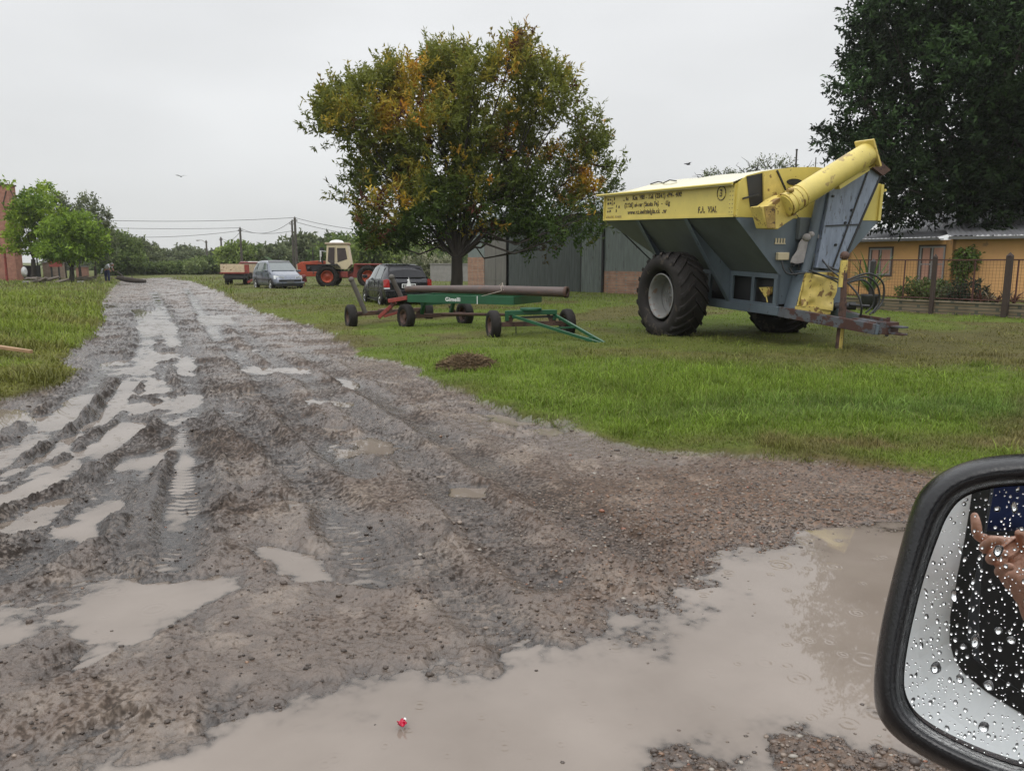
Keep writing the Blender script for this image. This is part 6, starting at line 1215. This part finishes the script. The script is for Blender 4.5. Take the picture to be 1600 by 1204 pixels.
def grass(name, n, yr, xr, hgt, wid, label, seed, region=None, power=1.0, curl=.5, colmul=1.0):
    rg = np.random.default_rng(seed); u = rg.random(n); y = 1 / (1 / yr[0] + u * (1 / yr[1] - 1 / yr[0])) if power else yr[0] + (yr[1] - yr[0]) * u; t = xr[0] + (xr[1] - xr[0]) * rg.random(n); x = t * y
    d, ins = polydist(x, y, road_poly); sd = np.where(ins, d, -d) + (fbm(x, y, 1.3, 3, 5) - .5) * .55
    ok = sd < (.02 + .10 * (rg.random(n) - .3))
    if region: ok &= region(x, y, rg)
    x, y, sd = x[ok], y[ok], sd[ok]; n = len(x); H = heights(x, y)[0]
    hf = hgt(x, y, rg) * (.55 + .8 * rg.random(n)) * sm(.15, -.25, sd) ** .6; dist = np.hypot(x, y); w = wid * np.maximum(1, dist / 9) * (.7 + .6 * rg.random(n))
    a = rg.random(n) * 6.283; D = np.stack([np.cos(a), np.sin(a), 0 * a], 1); Sd = np.stack([-np.sin(a), np.cos(a), 0 * a], 1); lean = (.15 + curl * rg.random(n))[:, None] * hf[:, None]
    B = np.stack([x, y, H - .01], 1); up = np.array([0, 0, 1.]); M1 = B + up * hf[:, None] * .55 + D * lean * .35; T = B + up * (hf * (1 - .25 * rg.random(n)))[:, None] + D * lean * 1.1
    V = np.stack([B - Sd * w[:, None] * .5, B + Sd * w[:, None] * .5, M1 + Sd * w[:, None] * .42, M1 - Sd * w[:, None] * .42, T + Sd * w[:, None] * .08, T - Sd * w[:, None] * .08], 1).reshape(-1, 3)
    i0 = np.arange(n) * 6; F = np.concatenate([np.stack([i0, i0 + 1, i0 + 2, i0 + 3], 1), np.stack([i0 + 3, i0 + 2, i0 + 4, i0 + 5], 1)])
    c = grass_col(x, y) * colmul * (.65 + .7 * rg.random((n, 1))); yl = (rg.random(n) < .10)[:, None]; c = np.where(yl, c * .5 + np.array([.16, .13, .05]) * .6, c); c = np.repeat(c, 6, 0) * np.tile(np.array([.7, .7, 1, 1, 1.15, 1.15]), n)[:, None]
    o = npm(name, V, F, GRASSM, None, np.clip(c, 0, 1)); tag(o, label, 'grass', kind='stuff'); return o
def h_lawn(x, y, rg):
    z = np.exp(-(((x - 2.2) / 2.6) ** 2 + ((y - 9.3) / 2.0) ** 2)) + np.exp(-(((x + .6) / 1.6) ** 2 + ((y - 11.8) / 1.4) ** 2)) + .6 * np.exp(-(((x - 5) / 3) ** 2 + ((y - 8.0) / .8) ** 2))
    return .022 + .055 * np.clip(z, 0, 1.2) * (.3 + 1.4 * vn(x * 2.5, y * 2.5, 7)) + .022 * vn(x * 1.3, y * 1.3, 8) + .05 * sm(18, 30, y) + .055 * sm(.70, .85, vn(x * 2.6, y * 2.6, 14)) * sm(.4, .6, vn(x * .5, y * .5, 15))
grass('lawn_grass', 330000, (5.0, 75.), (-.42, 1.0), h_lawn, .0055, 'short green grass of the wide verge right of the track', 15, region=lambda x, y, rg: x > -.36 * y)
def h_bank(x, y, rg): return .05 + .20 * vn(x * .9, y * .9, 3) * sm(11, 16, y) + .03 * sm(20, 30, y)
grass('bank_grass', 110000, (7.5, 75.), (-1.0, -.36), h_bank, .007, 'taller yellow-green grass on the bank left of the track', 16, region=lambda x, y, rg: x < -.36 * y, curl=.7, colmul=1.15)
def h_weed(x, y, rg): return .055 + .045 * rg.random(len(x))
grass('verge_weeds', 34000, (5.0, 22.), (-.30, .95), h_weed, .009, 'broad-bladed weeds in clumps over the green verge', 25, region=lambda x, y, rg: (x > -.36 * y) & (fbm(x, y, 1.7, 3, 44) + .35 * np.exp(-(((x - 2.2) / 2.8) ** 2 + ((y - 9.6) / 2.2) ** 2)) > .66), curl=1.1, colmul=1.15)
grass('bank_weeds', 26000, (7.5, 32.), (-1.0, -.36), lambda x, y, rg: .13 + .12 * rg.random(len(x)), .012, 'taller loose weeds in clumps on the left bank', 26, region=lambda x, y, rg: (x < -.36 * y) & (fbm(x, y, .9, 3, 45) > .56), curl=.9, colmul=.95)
def tufts():
    rg = np.random.default_rng(8); n = 260
    return None
# ================================================================== OUR OWN CAR: WING MIRROR, DOOR, AND THE HAND SEEN IN THE GLASS
def own_car():
    C = Vector((0, 0, CAMH)); d0 = Vector(ray(1600, 960)).normalized(); P0 = C + d0 * .62
    foot = Vector(ray(1590, 850)).normalized(); n = -foot                    # mirror normal looks back at the camera
    u = Vector((0, 0, 1)).cross(n).normalized(); v = n.cross(u)              # u to the right as seen from the camera
    def on(px, py, h=0.):                                                    # photo pixel -> point on the plane at height h above the glass plane
        r = Vector(ray(px, py)); t = (P0 + n * h - C).dot(n) / r.dot(n); return C + r * t
    root = empty('own_car', tuple(P0), label='near car with black rain-wet wing mirror at the lower right corner', cat='car')
    L = lambda p: Vector(p) - P0
    outer = [(1600, 708), (1545, 713), (1500, 724), (1462, 744), (1436, 770), (1420, 806), (1406, 856), (1391, 914), (1378, 970), (1369, 1025), (1365, 1070), (1368, 1104), (1380, 1130), (1402, 1154), (1440, 1180), (1490, 1206), (1550, 1230), (1620, 1250), (1720, 1262), (1800, 1240), (1838, 1180), (1850, 1080), (1852, 950), (1845, 830), (1820, 750), (1770, 716), (1690, 706)]
    glass = [(1600, 757), (1556, 760), (1522, 768), (1496, 783), (1478, 808), (1466, 836), (1452, 874), (1440, 912), (1428, 958), (1418, 1004), (1412, 1046), (1412, 1078), (1419, 1102), (1434, 1122), (1462, 1142), (1502, 1163), (1552, 1184), (1620, 1204), (1712, 1216), (1770, 1200), (1800, 1160), (1812, 1080), (1815, 950), (1808, 850), (1785, 790), (1748, 764), (1684, 756)]
    def dens(pts):
        o = []; k = len(pts)
        for i in range(k):
            p0, p1, p2, p3 = [Vector((*pts[(i + j - 1) % k], 0)) for j in range(4)]
            for q in range(4):
                t = q / 4; o.append((.5 * ((2 * p1) + (p2 - p0) * t + (2 * p0 - 5 * p1 + 4 * p2 - p3) * t * t + (3 * p1 - p0 - 3 * p2 + p3) * t ** 3)).to_2d())
        return o
    O = dens(outer); I = dens(glass); k = len(O); cen = Vector((1610, 975))
    def ringp(f, h, base=None): return [L(on(*(f(a, b)), h)) for a, b in zip(O, I)]
    lerp = lambda a, b, t: a + (b - a) * t
    rings = [ringp(lambda a, b: lerp(b, cen, .02), -.004), ringp(lambda a, b: lerp(b, a, .06), .000), ringp(lambda a, b: lerp(b, a, .12), .010), ringp(lambda a, b: lerp(b, a, .30), .018), ringp(lambda a, b: lerp(b, a, .52), .020), ringp(lambda a, b: lerp(b, a, .78), .014), ringp(lambda a, b: lerp(b, a, .95), .004), ringp(lambda a, b: a, -.010), ringp(lambda a, b: lerp(a, cen, .02), -.035), ringp(lambda a, b: lerp(a, cen, .12), -.065), ringp(lambda a, b: lerp(a, cen, .38), -.088), ringp(lambda a, b: lerp(a, cen, .8), -.098)]
    m = MB(); vs = [p for r in rings for p in r]; m.add(vs, [(i * k + j, i * k + (j + 1) % k, (i + 1) * k + (j + 1) % k, (i + 1) * k + j) for i in range(len(rings) - 1) for j in range(k)], True); m.add(rings[-1], [tuple(range(k))])
    hous = m.build('wing_mirror', mat('mirror_housing_plastic', (.010, .010, .011), .24, var=.25, sc=14, bump=.10, bsc=420, spec=.5), root)
    mm, t, p_, o_ = newmat('mirror_silvering'); p_.inputs['Base Color'].default_value = (.86, .88, .88, 1); p_.inputs['Metallic'].default_value = 1; p_.inputs['Roughness'].default_value = .012
    m = MB(); m.add([L(on(*lerp(b, cen, .008), -.002)) for b in I], [tuple(range(k))]); m.build('mirror_glass', mm, hous)
    # raindrops: small domes
    mw, t, p_, o_ = newmat('raindrop_water'); p_.inputs['Base Color'].default_value = (1, 1, 1, 1); p_.inputs['Transmission Weight'].default_value = 1; p_.inputs['IOR'].default_value = 1.33; p_.inputs['Roughness'].default_value = 0
    rg = random.Random(12); m = MB(); poly = [(b.x, b.y) for b in I]; cnt = 0; placed = []
    big = [(1492, 930, 7), (1558, 795, 6), (1585, 793, 6), (1560, 860, 8), (1524, 1000, 8), (1505, 1010, 6), (1545, 1070, 9), (1537, 1135, 9), (1462, 1043, 9), (1500, 1060, 7), (1425, 1100, 8), (1560, 985, 7), (1580, 1000, 8)]
    pts = big + [(rg.uniform(1412, 1700), rg.uniform(755, 1215), rg.choice([1.0, 1.2, 1.4, 1.7, 2.1, 2.8, 3.6]) * rg.uniform(.8, 1.2)) for _ in range(2600)]
    X = np.array([q[0] for q in pts]); Yv = np.array([q[1] for q in pts]); dd, ins = polydist(X, Yv, poly)
    for i, (x, y, r) in enumerate(pts):
        if not ins[i] or dd[i] < r + 2: continue
        if any((x - a) ** 2 + (y - b) ** 2 < (r + c + .6) ** 2 for a, b, c in placed): continue
        placed.append((x, y, r)); R = r / 1200 * .62 * .66; c = L(on(x, y, -.0018)); el = 1 + (rg.random() ** 3) * 1.4; al = rg.uniform(-.5, .5) + 1.57; e1 = u * math.cos(al) + v * math.sin(al); e2 = n.cross(e1); sq = rg.uniform(.16, .30)
        ns = 12; rr1 = [(1, 0), (.86, .45), (.55, .8), (.2, .97)]; wob = [1 + .12 * rg.uniform(-1, 1) for _ in range(ns)]
        vs = [c + (e1 * math.cos(6.2832 * j / ns) * el + e2 * math.sin(6.2832 * j / ns)) * R * a * wob[j] + n * R * sq * hh for a, hh in rr1 for j in range(ns)]; vs.append(c + n * R * sq)
        fs = [(a * ns + j, a * ns + (j + 1) % ns, (a + 1) * ns + (j + 1) % ns, (a + 1) * ns + j) for a in range(3) for j in range(ns)] + [(3 * ns + j, 3 * ns + (j + 1) % ns, 4 * ns) for j in range(ns)] + [tuple(reversed(range(ns)))]
        m.add(vs, fs, True)
        if len(placed) > 900: break
    rd = m.build('raindrops', mw, hous); rd['kind'] = 'stuff'
    m = MB()
    for x, y, r in ((1488, 738, 7), (1420, 824, 6), (1366, 975, 6), (1388, 910, 4), (1475, 800, 0)):
        if r: 
            c = L(on(x, y, .004)); m.sphere(c, r / 1200 * .62, 10, 8)
    # door and window frame behind the camera: placed so that the glass shows them (mirror image across the glass plane)
    def back(px, py, h):                 # point that appears at photo pixel (px, py) in the mirror, h metres in front of the glass plane
        r = Vector(ray(px, py)); A_ = P0 + n * -.002; hv = -h; t = (A_ + n * hv - C).dot(n) / r.dot(n); q = C + r * t; return L(q - n * 2 * ((q - A_).dot(n)))
    hd = .82
    win = [(1524, 700), (1521, 760), (1510, 830), (1496, 900), (1485, 960), (1484, 1000), (1492, 1030), (1508, 1052), (1540, 1078), (1600, 1116), (1680, 1165), (1800, 1230), (2100, 1300), (2500, 1300), (2500, 700)]
    far = [(1380, 640), (1370, 760), (1360, 830), (1350, 900), (1340, 980), (1335, 1030), (1345, 1090), (1370, 1150), (1420, 1220), (1500, 1300), (1600, 1380), (1760, 1440), (2100, 1480), (2600, 1480), (2600, 640)]
    mid = [(1462, 700), (1458, 770), (1450, 840), (1440, 910), (1432, 985), (1432, 1030), (1442, 1068), (1466, 1105), (1510, 1140), (1580, 1185), (1680, 1235), (1800, 1290), (2100, 1360), (2520, 1360), (2520, 690)]
    k = len(win); A_ = [back(*q, hd) for q in win]; M_ = [back(*q, hd - .05) for q in mid]; B_ = [back(*q, hd - .15) for q in far]; A2 = [back(*q, hd + .05) for q in win]
    m = MB(); m.add(A2 + A_ + M_ + B_, [(r * k + j, r * k + j + 1, (r + 1) * k + j + 1, (r + 1) * k + j) for r in range(3) for j in range(k - 1)], False); o = m.build('door_panel', mat('wet_white_car_paint', (.88, .90, .91), .3, var=.03, coat=.6), root); s = o.modifiers.new('t', 'SOLIDIFY'); s.thickness = .004
    inn = [(x + 26 if i < 7 else x + 12, y - (0 if i < 6 else 24)) for i, (x, y) in enumerate(win)]
    m = MB(); a = [back(*q, hd - .004) for q in win]; b = [back(*q, hd - .012) for q in inn]; c = [back(*q, hd + .02) for q in inn]; m.add(a + b + c, [(r * k + j, r * k + j + 1, (r + 1) * k + j + 1, (r + 1) * k + j) for r in range(2) for j in range(k - 1)], False); o = m.build('window_seal', PLAST, root); s = o.modifiers.new('t', 'SOLIDIFY'); s.thickness = .002
    m = MB(); m.add([back(1400, 600, 1.5), back(2600, 600, 1.5), back(2600, 1500, 1.5), back(1400, 1500, 1.5)], [(0, 1, 2, 3)]); m.build('dark_interior', BLACK, root)
    m = MB(); q = [(1535, 700), (1528, 770), (1510, 860), (1502, 960), (1504, 1020), (1514, 1040), (1530, 1050), (1530, 960), (1536, 860), (1552, 770), (1558, 700)]; m.add([back(x, y, .90) for x, y in q], [tuple(range(len(q)))]); o = m.build('inner_pillar', mat('grey_trim', (.07, .075, .08), .5), root); s = o.modifiers.new('t', 'SOLIDIFY'); s.thickness = .01
    # the person holding the phone
    pr = empty('person', tuple(P0), label='photographer in a dark blue top whose raised hand shows in the wing mirror', cat='person')
    hz = .74
    K = lambda x, y, dz=0: tuple(back(x, y, hz + dz))
    # body: forearm, palm and fingers as one skinned mesh
    V = [K(1640, 980, .12), K(1612, 925, .03), K(1590, 890, .0), K(1572, 862, -.005), K(1560, 840, -.012),          # 0-4 forearm, wrist, palm
         K(1542, 842, -.02), K(1527, 838, -.03), K(1525, 816, -.03), K(1522, 801, -.02),  # 5-8 index, bent up
         K(1548, 858, -.035), K(1536, 856, -.055), K(1550, 845, -.075), K(1569, 844, -.078),  # 9-12 middle curled
         K(1560, 874, -.035), K(1546, 874, -.06), K(1560, 864, -.08), K(1578, 866, -.078),  # 13-16 ring curled
         K(1600, 862, -.005), K(1598, 842, -.02), K(1592, 828, -.03),  # 17-19 thumb
         K(1574, 894, -.03), K(1560, 894, -.06), K(1572, 884, -.078), K(1587, 886, -.075)]
    Ed = [(0, 1), (1, 2), (2, 3), (3, 4), (4, 5), (5, 6), (6, 7), (7, 8), (4, 9), (9, 10), (10, 11), (11, 12), (3, 13), (13, 14), (14, 15), (15, 16), (2, 17), (17, 18), (18, 19), (2, 20), (20, 21), (21, 22), (22, 23)]
    Rr = [.034, .024, .027, .024, .015, .0085, .008, .0072, .005, .0085, .008, .0075, .0055, .0085, .008, .0075, .0055, .010, .0085, .007, .008, .0075, .007, .005]
    skin_chain(V, Ed, Rr, 'body', mat('hand_skin', (.46, .235, .155), .45, var=.15, sc=60, bump=.25, bsc=180), pr, sub=2)
    m = MB(); m.grid(lambda a, b: Vector(back(1545 + 700 * a, 640 + 182 * b, 1.06 + .05 * math.sin(3 * a) + .02 * math.sin(9 * b))), 12, 6); o = m.build('blue_top', mat('dark_blue_fabric', (.022, .04, .14), .7, var=.2, sc=20), pr, fix=False); s = o.modifiers.new('t', 'SOLIDIFY'); s.thickness = .03
own_car()

# ================================================================== RAINY AIR
hz_m = bpy.data.materials.new('rainy_haze'); hz_m.use_nodes = True; ht = hz_m.node_tree; ht.nodes.clear(); ho = N(ht, 'ShaderNodeOutputMaterial'); hv = N(ht, 'ShaderNodeVolumePrincipled')
hv.inputs['Color'].default_value = (.93, .94, .95, 1); hv.inputs['Density'].default_value = .00035; hv.inputs['Anisotropy'].default_value = .3; ht.links.new(hv.outputs[0], ho.inputs['Volume'])
m = MB(); m.bb((-420, -60, -1.6), (420, 420, 24)); tag(m.build('haze', hz_m), kind='stuff')
S.cycles.volume_bounces = 1
